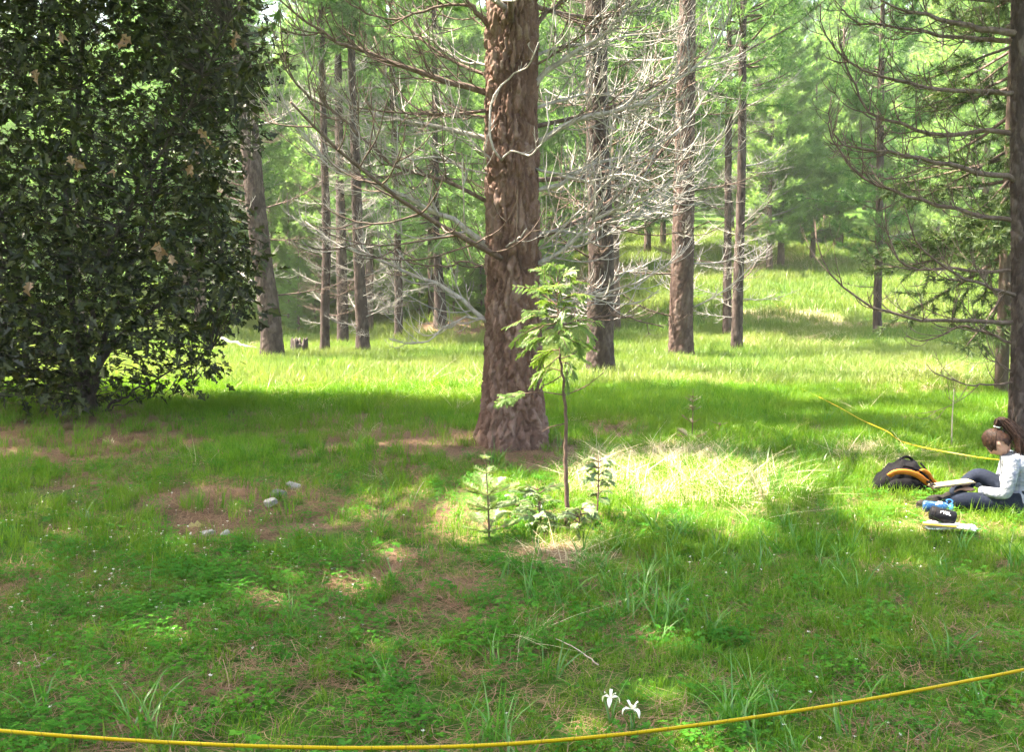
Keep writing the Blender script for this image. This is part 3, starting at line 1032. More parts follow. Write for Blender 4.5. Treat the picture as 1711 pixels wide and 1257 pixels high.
# pale green pines whose tufted limbs hang over the grass slope
for px, y, v, s, lab in [(1300, 46, 2, 1.0, 'pale yellow-green young pine hanging low over the slope beside the slim pair'),
                         (1400, 52, 1, 1.0, 'pale yellow-green pine in the middle of the sunny slope'),
                         (1560, 47, 2, 1.0, 'pale green pine on the slope behind the young low-crowned pine'),
                         (1080, 50, 1, 1.0, 'bright green pine seen between the two large trunks right of the middle'),
                         (1640, 40, 1, 0.95, 'green pine on the slope left of the dark drooping fir')]:
    x = (px - PW / 2) / FPX * y
    far_pine(v, x, y, s, px * 0.01, lab, None, 0)

# pines out of the picture on the left and behind, whose crowns shade the foreground
for i, (x, y, H, zb, Rm) in enumerate([(-6.6, 7.2, 17, 5.4, 4.4), (-4.8, 2.8, 16, 5.4, 4.4), (-9.6, 11.8, 18, 6.0, 4.0), (-1.6, -1.6, 17, 5.4, 4.4), (-9.3, 17.2, 27, 11.5, 5.6)]):
    b = np.array([x, y, gz(x, y)])
    t = thing('pine_tree', 'tall pine outside the picture on the left, shading the foreground', 'tree', tuple(b), 0, 'pines left of the picture')
    mb = MB()
    zz = np.linspace(-0.3, H, 16)
    add_tube(mb, np.stack([0 * zz, 0 * zz, zz], 1), np.interp(zz, [0, 1, H], [0.30, 0.24, 0.02]), 12)
    mb.build('trunk', M['bark_far'], t)
    wood, nb = crown_meshes(400 + i, H, zb, Rm, tuft_k=9, wd=0.05, ln=0.22, per=6.0, gaps=True, origin=b)
    link('live_limbs', wood.mesh('live_limbs', M['deadwood_dark']), t)['kind'] = 'stuff'
    link('crown', nb.mesh('crown', M['needles'], False), t)

# ------------------------------------------------------------------ oak on the left
OAK_HALF = np.array([(0.0, 0.02), (0.25, 0.29), (0.38, 0.12), (0.57, 0.36), (0.72, 0.14), (1.0, 0.0)])


def leaf_mesh(mb, C, D, Nn, size, r, fold=0.25):
    """lobed leaves: two halves folded along the midrib"""
    n = len(C)
    D = norm(D)
    S = norm(np.cross(D, Nn))
    U = np.cross(S, D)
    t = OAK_HALF[:, 0]
    w = OAK_HALF[:, 1]
    sz = np.asarray(size).reshape(-1, 1, 1) * np.ones((n, 1, 1))
    bend = (t[None, :, None] ** 2) * r.uniform(-0.35, 0.05, (n, 1, 1))
    for sgn in (1, -1):
        V = (C[:, None, :] + D[:, None, :] * t[None, :, None] * sz
             + S[:, None, :] * (sgn * w)[None, :, None] * sz
             + U[:, None, :] * (w[None, :, None] * fold + bend) * sz)
        k = len(t)
        F = np.arange(n * k).reshape(n, k)
        if sgn < 0:
            F = F[:, ::-1]
        mb.add(V.reshape(-1, 3), F)


OAK = at(150, 690)
oak = thing('oak_tree', 'dark leafy oak filling the left side, some brown dead leaves', 'tree', tuple(OAK))
ro = np.random.default_rng(5)
stems_px = [
    ([(150, 690), (155, 655), (165, 620), (195, 570), (240, 530), (310, 480), (370, 430)], 0.075, -0.3),
    ([(150, 690), (140, 620), (120, 500), (110, 350), (130, 180), (150, -60), (170, -300)], 0.085, 0.5),
    ([(150, 690), (165, 600), (210, 470), (260, 330), (300, 180), (330, 20), (340, -160)], 0.07, 1.2),
    ([(150, 690), (120, 620), (60, 520), (10, 400), (-30, 200), (-40, 0)], 0.07, -0.8),
    ([(160, 690), (200, 668), (250, 640), (300, 612), (360, 585)], 0.030, -0.6),
    ([(160, 690), (215, 672), (270, 658), (320, 640)], 0.018, -0.2),
    ([(150, 690), (90, 640), (30, 590), (-40, 540)], 0.04, 0.9),
    ([(150, 690), (150, 560), (190, 400), (270, 250), (340, 130), (380, 40)], 0.06, -1.6),
]
stem_pts = []
for pts, r0, dy in stems_px:
    n = len(pts)
    P = np.array([atd(x, y, OAK[1] + dy * i / (n - 1)) - OAK for i, (x, y) in enumerate(pts)])
    P[0] = (0.0 + ro.normal(0, 0.05), ro.normal(0, 0.05), -0.08)
    P = resample(P, 26)
    P[2:] += ro.normal(0, 0.018, (24, 3))
    stem_pts.append(P)
    mb = MB()
    add_tube(mb, P, np.linspace(r0, r0 * 0.2, 26) * 0.72, 8)
    mb.build('stem', M['bark_oak'], oak)
allstem = np.concatenate(stem_pts)
edge_y = [-600, -300, 0, 100, 200, 300, 340, 400, 440, 500, 560, 610, 640, 665, 690]
edge_x = [320, 390, 425, 440, 420, 375, 360, 410, 430, 410, 380, 355, 325, 240, 130]
cl = []
while len(cl) < 3350:
    px, py = ro.uniform(-260, 440), ro.uniform(-480, 676) if ro.random() < 0.85 else ro.uniform(-900, -300)
    if px > np.interp(py, edge_y, edge_x) + ro.normal(0, 12):
        continue
    dep = OAK[1] + ro.uniform(-1.9, 2.3)
    P = atd(px, py, dep)
    if P[2] < gz(P[0], P[1]) + 0.12:
        continue
    g = math.sin(P[0] * 3.1 + 1) * math.sin(P[2] * 2.7 + P[1]) + 0.5 * math.sin(P[1] * 4.1 + P[2] * 3.3)
    if g < -1.05:
        continue
    if py > 575 and 160 < px and ro.random() < 0.55:
        continue
    cl.append(P - OAK)
cl = np.array(cl)
tw, lf = MB(), MB()
for c in cl:
    j = int(np.argmin(((allstem - c) ** 2).sum(1) + (allstem[:, 2] > c[2]) * 0.6))
    s = allstem[j]
    mid = (s + c) / 2 + np.array([0, 0, 0.05]) + ro.normal(0, 0.05, 3)
    add_tube(tw, resample([s, mid, c], 5), np.linspace(0.009, 0.003, 5), 3, False)
tw.build('twigs', M['bark_oak'], oak)
nl = 13
C = (cl[:, None, :] + ro.normal(0, 1, (len(cl), nl, 3)) * np.array([0.15, 0.15, 0.11])).reshape(-1, 3)
out = norm((C.reshape(len(cl), nl, 3) - cl[:, None, :]).reshape(-1, 3) + ro.normal(0, 0.03, C.shape) - np.array([0, 0, 0.05]))
leaf_mesh(lf, C, out + ro.normal(0, 0.35, C.shape), norm(ro.normal(0, 0.55, C.shape) + UP * 0.8), ro.uniform(0.085, 0.19, len(C)), ro)
lf.build('foliage', M['oak_leaf'], oak, smooth_shade=False)
for px, py in [(205, 62), (100, 55), (120, 262), (188, 282), (265, 408), (285, 428), (42, 470), (208, 70), (330, 215), (318, 275), (395, 60), (350, 235), (60, 120), (128, 268), (270, 420)]:
    P = atd(px, py, OAK[1] - 2.0) - OAK
    mb = MB()
    k = 2
    leaf_mesh(mb, P + ro.normal(0, 0.02, (k, 3)), ro.normal(0, 0.5, (k, 3)) - UP, ro.normal(0, 1, (k, 3)) - np.array([0, 1.2, 0]), ro.uniform(0.13, 0.18, k), ro, 0.5)
    mb.build('dead_leaf', M['dead_leaf'], oak, smooth_shade=False)

# ------------------------------------------------------------------ cedar sapling and seedlings
def frond(mb, wood, P, width, r, bare=0.15):
    """flat fern-like cedar spray along path P"""
    n = len(P)
    P = resample(P, 14)
    add_tube(wood, P, np.linspace(0.0045, 0.0015, 14), 4, False)
    tan = norm(np.gradient(P, axis=0))
    nrm0 = norm(UP + r.normal(0, 0.5, 3) - np.array([0, 0.5, 0]))
    m = 9
    for k in range(m):
        s = bare + (1 - bare) * (k + 0.5) / m
        i = s * 13
        i0 = min(12, int(i))
        c = P[i0] + (P[i0 + 1] - P[i0]) * (i - i0)
        t = tan[i0]
        side0 = norm(np.cross(t, nrm0))
        for sg in (1, -1):
            L = width * (1.0 - 0.55 * abs(s - 0.45) / 0.55) * r.uniform(0.75, 1.15)
            d = norm(t * 1.1 + side0 * sg * 0.6 + r.normal(0, 0.16, 3))
            sd = norm(np.cross(d, nrm0))
            q = np.linspace(0, 1, 4)[:, None]
            ax = c + d * L * q - UP * 0.22 * L * q ** 2
            w = 0.0026 * np.array([1, 1.2, 1, 0.2])[:, None]
            V = np.concatenate([ax - sd * w, ax + sd * w])
            mb.add(V, [[0, 1, 5, 4], [1, 2, 6, 5], [2, 3, 7, 6]])
            for j in range(5):
                qq = 0.15 + 0.8 * j / 5
                b0 = c + d * L * qq - UP * 0.22 * L * qq ** 2
                for s2 in (1, -1):
                    dd = norm(d * 0.85 + sd * s2 * 0.62 + r.normal(0, 0.08, 3))
                    l2 = L * 0.36 * (1 - qq * 0.6) * r.uniform(0.8, 1.2)
                    w2 = np.cross(dd, nrm0) * 0.0021
                    mb.add([b0 - w2, b0 + w2, b0 + dd * l2 * 0.6 + w2 * 1.3 - UP * 0.004, b0 + dd * l2 - UP * 0.01, b0 + dd * l2 * 0.6 - w2 * 1.3 - UP * 0.004],
                           [[0, 1, 2, 3, 4]])


CED = at(948, 884)
cedar = thing('cedar_sapling', 'slender cedar sapling with bright feathery sprays before the big trunk', 'sapling', tuple(CED))
rc = np.random.default_rng(9)
cpx = [(948, 884), (948, 850), (946, 800), (945, 760), (946, 700), (942, 650), (937, 600), (933, 540), (931, 490), (932, 450)]
CP3 = np.array([atd(x, y, CED[1]) - CED for x, y in cpx])
CP3[0][2] = -0.04
mb = MB()
CPs = resample(CP3, 40)
CPs[2:] += rc.normal(0, 0.0042, (38, 3)) * np.array([1, 1, 0.3])
add_tube(mb, CPs, np.interp(np.arange(40), [0, 3, 20, 30, 39], [0.026, 0.017, 0.011, 0.007, 0.003]), 9)
mb.build('trunk', M['bark_sapling'], cedar)
fr = [((931, 482), (903, 455), .1, .11), ((931, 478), (962, 452), -.1, .11), ((931, 492), (978, 472), .12, .12), ((932, 470), (924, 446), -.05, .08),
      ((932, 468), (942, 444), .05, .08), ((931, 500), (885, 484), -.15, .12), ((931, 510), (858, 478), .2, .12), ((931, 508), (985, 494), -.2, .13),
      ((931, 500), (950, 478), -.25, .12), ((931, 495), (915, 480), -.25, .12),
      ((932, 530), (846, 546), -.1, .14), ((932, 540), (856, 574), .1, .14), ((932, 540), (880, 522), -.25, .13), ((933, 548), (1004, 540), .2, .13),
      ((933, 560), (868, 592), -.2, .14), ((934, 568), (992, 584), -.15, .12), ((935, 585), (892, 608), .15, .13), ((936, 595), (905, 640), -.1, .13),
      ((936, 600), (985, 606), .2, .12), ((933, 555), (960, 562), -.3, .12), ((934, 565), (912, 572), -.3, .13), ((934, 560), (940, 585), -.35, .12),
      ((938, 620), (890, 630), .05, .11), ((932, 525), (968, 512), -.25, .13), ((932, 520), (900, 505), .3, .13), ((937, 605), (962, 632), -.2, .10)]
for i, (a, b_, dy, w) in enumerate(fr):
    A3 = atd(a[0], a[1], CED[1]) - CED
    B3 = atd(b_[0], b_[1], CED[1] + dy) - CED
    mid = (A3 + B3) / 2 + UP * 0.04
    fo, wo = MB(), MB()
    frond(fo, wo, np.array([A3, mid, B3]), w * 0.72, rc)
    for q_ in range(1):
        e_ = A3 + (B3 - A3) * rc.uniform(0.6, 0.95) + rc.normal(0, 0.07, 3) - UP * 0.03
        frond(fo, wo, np.array([A3 + (mid - A3) * 0.6, (mid + e_) / 2 + UP * 0.015, e_]), w * 0.6, rc)
    br = wo.build('branch', M['bark_sapling'], cedar)
    fo.build('spray', M['cedar'], br, smooth_shade=False)
for a, m_, b_ in [((941, 660), (900, 655), (846, 666)), ((940, 662), (975, 648), (1010, 622)), ((944, 708), (920, 714), (905, 722)), ((938, 628), (915, 642), (880, 645))]:
    A3, M3, B3 = [atd(p[0], p[1], CED[1]) - CED for p in (a, m_, b_)]
    fo, wo = MB(), MB()
    add_tube(wo, resample([A3, M3, B3], 8), np.linspace(0.005, 0.002, 8), 5, False)
    if b_[0] < 870:
        for k in range(3):
            s = M3 + (B3 - M3) * (0.25 + 0.2 * k)
            frond(fo, wo, np.array([s, s + np.array([-0.06, rc.uniform(-.08, .08), 0.0]), s + np.array([-0.15, rc.uniform(-.15, .1), -0.05])]), 0.09, rc)
    else:
        twigs_on(wo, resample([A3, M3, B3], 10), np.full(10, 0.004), rc, 5, 0.05, 0.14, 0.6, 0, r_tw=0.002)
    br = wo.build('branch', M['bark_sapling'], cedar)
    if fo.n:
        fo.build('spray', M['cedar'], br, smooth_shade=False)


def cedar_seedling(base_px, top_px, n, seed, label, spread=0.2):
    b0 = at(*base_px)
    t = thing('cedar_seedling', label, 'seedling', tuple(b0))
    r = np.random.default_rng(seed)
    T = atd(top_px[0], top_px[1], b0[1]) - b0
    mb = MB()
    S = resample([np.array([0, 0, -0.03]), T * 0.5 + r.normal(0, 0.01, 3), T], 12)
    add_tube(mb, S, np.linspace(0.008, 0.002, 12), 6)
    mb.build('trunk', M['bark_sapling'], t)
    for k in range(n):
        s = S[int(1 + 10 * (k + r.random()) / n)]
        az = r.uniform(0, 6.28)
        L = spread * r.uniform(0.6, 1.2) * (1.1 - 0.6 * k / n)
        d = np.array([math.cos(az), math.sin(az), r.uniform(0.1, 0.6)])
        fo, wo = MB(), MB()
        frond(fo, wo, np.array([s, s + d * L * 0.5, s + d * L - UP * 0.03]), 0.065, r)
        br = wo.build('branch', M['bark_sapling'], t)
        fo.build('spray', M['fir_new'], br, smooth_shade=False)


cedar_seedling((905, 884), (898, 812), 22, 31, 'low bushy cedar seedling touching the left foot of the sapling', 0.24)
cedar_seedling((868, 872), (862, 826), 14, 33, 'smallest cedar seedling, between the fir seedling and the bushy one', 0.17)
cedar_seedling((966, 890), (972, 846), 14, 34, 'small cedar seedling touching the right foot of the sapling', 0.17)
cedar_seedling((996, 872), (1000, 762), 22, 32, 'feathery cedar seedling right of the sapling, before the pale straw', 0.17)


def fir_seedling(base_px, whorls, seed, label, mat, needle=0.022, top=None, dead=False, name='fir_seedling'):
    b0 = at(*base_px)
    t = thing(name, label, 'seedling', tuple(b0))
    r = np.random.default_rng(seed)
    T = atd(top[0], top[1], b0[1]) - b0
    mb = MB()
    S = resample([np.array([0, 0, -0.03]), T * 0.5 + np.array([0.004, 0, 0]), T], 14)
    add_tube(mb, S, np.linspace(0.008, 0.002, 14), 6)
    mb.build('trunk', M['bark_sapling'], t)
    for f, L, n in whorls:
        c = S[int(f * 13)]
        for k in range(n):
            az = k / n * 6.28 + r.uniform(-0.4, 0.4)
            l = L * r.uniform(0.8, 1.2)
            d = norm(np.array([math.cos(az), math.sin(az), r.uniform(0.15, 0.5)]))
            P = curl_path(c, d, l, 8, 0.25, r, 0.08)
            wo, fo = MB(), MB()
            paths = [P]
            add_tube(wo, P, np.linspace(0.0035, 0.0012, 8), 4, False)
            if l > 0.12:
                for q in (3, 4, 5):
                    for sg in (1, -1):
                        td = norm(P[q + 1] - P[q])
                        sd = norm(np.cross(td, UP)) * sg
                        Q = curl_path(P[q], td * 0.8 + sd * 0.7, l * (0.42 - 0.06 * (q - 3)), 6, 0.15, r, 0.06)
                        add_tube(wo, Q, np.linspace(0.002, 0.001, 6), 3, False)
                        paths.append(Q)
            for Q in paths:
                ln = np.linalg.norm(np.diff(Q, axis=0), axis=1).sum()
                m = int(ln / 0.0045)
                Qr = resample(Q, max(4, m))
                tn = norm(np.gradient(Qr, axis=0))
                sd = norm(np.cross(tn, UP))
                for sg in (1, -1):
                    D = norm(sd * sg + tn * 0.45 + r.normal(0, 0.16, Qr.shape) + UP * 0.12)
                    W = tn * 0.0021
                    nl_ = needle * r.uniform(0.8, 1.15, (len(Qr), 1))
                    V = np.stack([Qr - W, Qr + W, Qr + D * nl_ + W * 0.6, Qr + D * nl_ - W * 0.6], 1).reshape(-1, 3)
                    fo.add(V, np.arange(len(V)).reshape(-1, 4))
            br = wo.build('branch', M['bark_sapling'], t)
            if fo.n:
                fo.build('needles', M[mat], br, smooth_shade=False)
    return t


fir_seedling((818, 905), [(0.22, 0.2, 5), (0.42, 0.19, 6), (0.60, 0.20, 6), (0.78, 0.085, 5), (0.99, 0.035, 4)], 41,
             'pale green fir seedling with upright leader, left of the cedar sapling', 'fir_new', top=(810, 755), needle=0.026)
fir_seedling((1156, 738), [(0.15, 0.2, 5), (0.4, 0.13, 4), (0.62, 0.12, 4), (0.78, 0.10, 4), (0.92, 0.05, 3)], 42,
             'drab brownish conifer seedling in the shaded grass strip', 'seedling_dull', top=(1158, 650), needle=0.02)
fir_seedling((1196, 727), [(0.4, 0.13, 4), (0.8, 0.10, 4)], 43,
             'tiny drab seedling just right of the brownish one', 'seedling_dull', top=(1206, 704), needle=0.016)

# ------------------------------------------------------------------ grass, clover, straw and needle litter
def blades(n, rad, h, w, lean, r, segs=3, flat=False):
    mb = MB()
    a = r.uniform(0, 6.28, n)
    rr = rad * np.sqrt(r.random(n))
    B = np.stack([rr * np.cos(a), rr * np.sin(a), np.full(n, -0.01)], 1)
    az = r.uniform(0, 6.28, n)
    le = np.abs(r.normal(lean, lean * 0.5, n))
    hh = h * r.uniform(0.5, 1.15, n)
    D = np.stack([np.cos(az), np.sin(az), np.zeros(n)], 1)
    sa = az + r.normal(math.pi / 2, 0.5, n)
    S = np.stack([np.cos(sa), np.sin(sa), np.zeros(n)], 1)
    rows = []
    for k in range(segs + 1):
        t = k / segs
        bend = le * t ** 1.8
        p = B + UP * (hh * (t - 0.35 * np.minimum(1.2, le) * t ** 2.4))[:, None] + D * (hh * bend)[:, None]
        ww = w * (1 - t ** 1.7) * 0.5 + 0.0002
        rows.append((p - S * ww, p + S * ww))
    V = np.stack([x for row in rows for x in row], 1)
    k = 2 * (segs + 1)
    F = np.concatenate([np.arange(n)[:, None] * k + np.array([2 * q, 2 * q + 1, 2 * q + 3, 2 * q + 2]) for q in range(segs)])
    mb.add(V.reshape(-1, 3), F)
    return mb


def clover(n, rad, r, size=0.011, hmax=0.07):
    mb = MB()
    for i in range(n):
        a = r.uniform(0, 6.28)
        q = rad * math.sqrt(r.random())
        top = np.array([q * math.cos(a), q * math.sin(a), r.uniform(0.015, hmax)])
        w = 0.0006
        mb.add([top * np.array([.85, .85, 0]) + [-w, 0, 0], top * np.array([.85, .85, 0]) + [w, 0, 0], top], [[0, 1, 2]])
        a0 = r.uniform(0, 6.28)
        s = size * r.uniform(0.7, 1.5)
        kk = 3 if r.random() < 0.75 else 5
        for j in range(kk):
            b = a0 + j * 6.283 / kk
            d = np.array([math.cos(b), math.sin(b), r.uniform(-0.25, 0.3)])
            sd = np.array([-math.sin(b), math.cos(b), 0])
            mb.add([top, top + d * s * 0.7 + sd * s * 0.45 + UP * s * 0.1, top + d * s * 1.25, top + d * s * 0.7 - sd * s * 0.45 + UP * s * 0.1], [[0, 1, 2, 3]])
    return mb


def litter(n, rad, r, mat_w=0.0022):
    mb = MB()
    a = r.uniform(0, 6.28, n)
    q = rad * np.sqrt(r.random(n))
    B = np.stack([q * np.cos(a), q * np.sin(a), r.uniform(0.002, 0.022, n)], 1)
    az = r.uniform(0, 6.28, n)
    D = np.stack([np.cos(az), np.sin(az), r.normal(0.03, 0.12, n)], 1)
    L = r.uniform(0.07, 0.17, n)[:, None]
    S = np.stack([-np.sin(az), np.cos(az), np.zeros(n)], 1) * mat_w * 0.5
    mid = B + D * L * 0.5 + np.stack([-np.sin(az), np.cos(az), np.zeros(n)], 1) * r.normal(0, 0.012, n)[:, None]
    E = B + D * L
    V = np.stack([B - S, B + S, mid - S, mid + S, E - S, E + S], 1).reshape(-1, 3)
    i = np.arange(n)[:, None] * 6
    mb.add(V, np.concatenate([i + np.array([0, 1, 3, 2]), i + np.array([2, 3, 5, 4])]))
    return mb


def floret(r):
    mb = MB()
    h = 0.034
    w = 0.0006
    mb.add([[-w, 0, 0], [w, 0, 0], [w * .5, 0, h], [-w * .5, 0, h]], [[0, 1, 2, 3]])
    for j in range(5):
        b = j * 6.283 / 5
        d = np.array([math.cos(b), math.sin(b), 0.45])
        sd = np.array([-math.sin(b), math.cos(b), 0])
        t = np.array([0, 0, h])
        mb.add([t, t + d * 0.005 + sd * 0.0028, t + d * 0.0085, t + d * 0.005 - sd * 0.0028], [[0, 1, 2, 3]])
    return mb


def scatter(name, protos, P, rot, scl, pid, label, cat):
    """one object that sets many copies of a few small clumps on the floor"""
    coll = bpy.data.collections.new(name + '_clumps')
    for i, me in enumerate(protos):
        o = bpy.data.objects.new('%s_clump_%02d' % (name, i), me)
        coll.objects.link(o)
    me = bpy.data.meshes.new(name)
    me.vertices.add(len(P))
    me.vertices.foreach_set('co', P.astype(np.float32).ravel())
    a = me.attributes.new('rot', 'FLOAT_VECTOR', 'POINT')
    a.data.foreach_set('vector', rot.astype(np.float32).ravel())
    a = me.attributes.new('scl', 'FLOAT_VECTOR', 'POINT')
    a.data.foreach_set('vector', scl.astype(np.float32).ravel())
    a = me.attributes.new('pid', 'INT', 'POINT')
    a.data.foreach_set('value', pid.astype(np.int32))
    me.update()
    o = link(name, me)
    ng = bpy.data.node_groups.new(name, 'GeometryNodeTree')
    ng.interface.new_socket('Geometry', in_out='INPUT', socket_type='NodeSocketGeometry')
    ng.interface.new_socket('Geometry', in_out='OUTPUT', socket_type='NodeSocketGeometry')
    nn = ng.nodes
    gi_, go_ = nn.new('NodeGroupInput'), nn.new('NodeGroupOutput')
    ci = nn.new('GeometryNodeCollectionInfo')
    ci.inputs['Collection'].default_value = coll
    ci.inputs['Separate Children'].default_value = True
    ci.inputs['Reset Children'].default_value = True
    ip = nn.new('GeometryNodeInstanceOnPoints')
    ip.inputs['Pick Instance'].default_value = True

    def attr(nm, ty):
        x = nn.new('GeometryNodeInputNamedAttribute')
        x.data_type = ty
        x.inputs['Name'].default_value = nm
        return x.outputs['Attribute']
    e2r = nn.new('FunctionNodeEulerToRotation')
    L_ = ng.links.new
    L_(gi_.outputs[0], ip.inputs['Points'])
    L_(ci.outputs[0], ip.inputs['Instance'])
    L_(attr('pid', 'INT'), ip.inputs['Instance Index'])
    L_(attr('rot', 'FLOAT_VECTOR'), e2r.inputs[0])
    L_(e2r.outputs[0], ip.inputs['Rotation'])
    L_(attr('scl', 'FLOAT_VECTOR'), ip.inputs['Scale'])
    L_(ip.outputs[0], go_.inputs[0])
    md = o.modifiers.new('scatter', 'NODES')
    md.node_group = ng
    return stuff(o, label, cat)


rs = np.random.default_rng(123)


def floor_points(y0, y1, dens, margin=1.2):
    area = 0.53 * (y1 ** 2 - y0 ** 2) * margin + (y1 - y0) * 2.4
    n = int(area * dens)
    y = np.sqrt(rs.random(n) * (y1 ** 2 - y0 ** 2) + y0 ** 2)
    x = rs.uniform(-1, 1, n) * (0.53 * y * margin + 1.2 * 0.5)
    return np.stack([x, y, ground_h(x, y)], 1)


LOW = [(at(1575, 885), 0.32), (at(1600, 850), 0.30), (at(1566, 862), 0.2), (at(1516, 822), 0.22)]
FOOT = [(MAIN[0], MAIN[1], 0.42), (RT[0], RT[1], 0.15)]


def off_trunks(P):
    k = np.ones(len(P), bool)
    for x, y, r_ in FOOT:
        k &= (P[:, 0] - x) ** 2 + (P[:, 1] - y) ** 2 > r_ ** 2
    return k


def finish(P, smin, smax, nvar, tilt=0.12, z_s=None):
    n = len(P)
    rot = np.stack([rs.normal(0, tilt, n), rs.normal(0, tilt, n), rs.uniform(0, 6.28, n)], 1)
    s = rs.uniform(smin, smax, n)
    scl = np.stack([s, s, s if z_s is None else s * z_s], 1)
    return P, rot, scl, rs.integers(0, nvar, n)


def cat_all(parts):
    return [np.concatenate(x) for x in zip(*parts)]


# meadow grass
gp = [blades(26, 0.06, 0.13, 0.0042, 0.55, rs).mesh('blade_clump', M['grass']) for i in range(5)]
gp += [blades(34, 0.09, 0.17, 0.0055, 0.45, rs).mesh('blade_clump', M['grass']) for i in range(3)]
gp += [blades(44, 0.20, 0.24, 0.011, 0.4, rs, 2).mesh('blade_clump', M['grass_far']) for i in range(3)]
parts = []
for y0, y1, dens, v0, v1, smin, smax in [(2.4, 6.0, 200, 0, 5, 0.45, 0.95), (6.0, 10, 150, 0, 8, 0.6, 1.05), (10, 18, 95, 5, 8, 0.65, 1.1), (18, 32, 34, 8, 11, 0.7, 1.15), (32, 62, 9, 8, 11, 1.0, 1.7)]:
    P = floor_points(y0, y1, dens)
    br = np.clip(ell(BROWN, P, 0.4, 1.45) * (0.62 + vnoise(P[:, 0], P[:, 1], 3.2, 63)), 0, 0.86)
    nz_ = 0.6 * vnoise(P[:, 0], P[:, 1], 1.6, 3) + 0.4 * vnoise(P[:, 0], P[:, 1], 4.5, 8)
    left_fg = smooth(1.2, -0.6, P[:, 0]) * smooth(9.5, 7.5, P[:, 1])
    prob = (1 - 0.93 * br) * np.clip(0.25 + 1.25 * nz_, 0, 1) * (1 - 0.55 * left_fg) * (1 - 0.5 * ell(STRAW, P))
    k = (rs.random(len(P)) < prob) & off_trunks(P)
    P = P[k]
    low = np.ones(len(P))
    for c_, r_ in LOW:
        low = np.minimum(low, 0.45 + 0.55 * smooth(r_ * 0.7, r_ * 1.6, np.hypot(P[:, 0] - c_[0], P[:, 1] - c_[1])))
    lush = smooth(12.5, 16, P[:, 1])
    Pf, rot, scl, pid = finish(P, smin, smax, v1 - v0)
    scl = scl * (1 + 0.25 * lush)[:, None] * (0.75 + 0.5 * vnoise(P[:, 0], P[:, 1], 0.8, 5))[:, None] * low[:, None]
    parts.append([Pf, rot, scl, pid + v0])
scatter('grass', gp, *cat_all(parts), 'short green meadow grass covering the forest clearing', 'grass')

# taller tufts with broad arching blades
tp = [blades(11, 0.045, 0.30, 0.0085, 0.6, rs, 4).mesh('tuft', M['grass_tall']) for i in range(5)]
P = np.concatenate([floor_points(2.6, 7, 26), floor_points(7, 13, 14)])
prob = np.clip(ell(TALL, P) + 0.05 + 0.10 * smooth(-0.2, 0.8, P[:, 0]), 0, 1) * (1 - 0.8 * ell(BROWN, P)) * np.maximum(smooth(-3.5, 0.3, P[:, 0] + 0.6), (P[:, 1] < 3.6))
P = P[(rs.random(len(P)) < prob) & off_trunks(P)]
scatter('tall_grass', tp, *finish(P, 0.5, 1.05, 5, 0.15), 'taller tufts of broad arching grass among the short grass', 'grass')

# clover and small herbs
cp = [clover(34, 0.09, rs, 0.0085).mesh('clover', M['clover'], False) for i in range(5)] + [clover(6, 0.07, rs, 0.017, 0.05).mesh('herb', M['clover'], False) for i in range(2)]
P = np.concatenate([floor_points(2.4, 6, 120), floor_points(6, 10, 70)])
lefty = smooth(2.5, -1.0, P[:, 0]) * 0.5 + 0.2
prob = lefty * (1 - 0.8 * ell(BROWN, P)) * np.clip(1.5 * vnoise(P[:, 0], P[:, 1], 1.9, 12) - 0.05, 0, 1) * (1 - ell(STRAW, P))
P = P[(rs.random(len(P)) < prob) & off_trunks(P)]
Pf, rot, scl, pid = finish(P, 0.8, 1.5, 100, 0.1)
scatter('clover', cp, Pf, rot, scl, np.where(pid < 88, pid % 5, 5 + pid % 2), 'low clover and small herbs mixed into the grass', 'clover')

# dry straw
sp_ = [blades(20, 0.12, 0.24, 0.0042, 1.5, rs, 3).mesh('straw', M['straw']) for i in range(4)]
P = np.concatenate([floor_points(2.4, 7, 60), floor_points(7, 14, 85), floor_points(14, 32, 16), floor_points(32, 60, 5)])
prob = np.clip(ell(STRAW, P) * 1.0 + 0.003, 0, 1)
for c_, r_ in LOW:
    prob = prob * smooth(r_ * 0.8, r_ * 1.5, np.hypot(P[:, 0] - c_[0], P[:, 1] - c_[1]))
P = P[(rs.random(len(P)) < prob) & off_trunks(P)]
far = 1 + 0.5 * smooth(12, 20, P[:, 1]) + 1.2 * smooth(28, 40, P[:, 1])
Pf, rot, scl, pid = finish(P, 0.6, 1.1, 4, 0.2)
scatter('dry_straw', sp_, Pf, rot, scl * far[:, None] * np.array([1, 1, 0.5]), pid, 'bleached straw lying flat where the sun falls', 'straw')

# fallen pine needles
lp = [litter(60, 0.16, rs).mesh('needle_mat', M['needles_dry'], False) for i in range(4)]
P = np.concatenate([floor_points(2.4, 6, 55), floor_points(6, 14, 34), floor_points(14, 36, 5)])
prob = np.clip(0.42 + 0.9 * ell(BROWN, P), 0, 1)
P = P[(rs.random(len(P)) < prob) & off_trunks(P)]
far = 1 + 0.8 * smooth(12, 22, P[:, 1])
Pf, rot, scl, pid = finish(P, 0.8, 1.3, 4, 0.05)
scatter('needle_litter', lp, Pf, rot, scl * far[:, None], pid, 'fallen reddish-brown pine needles on the bare floor', 'pine needles')

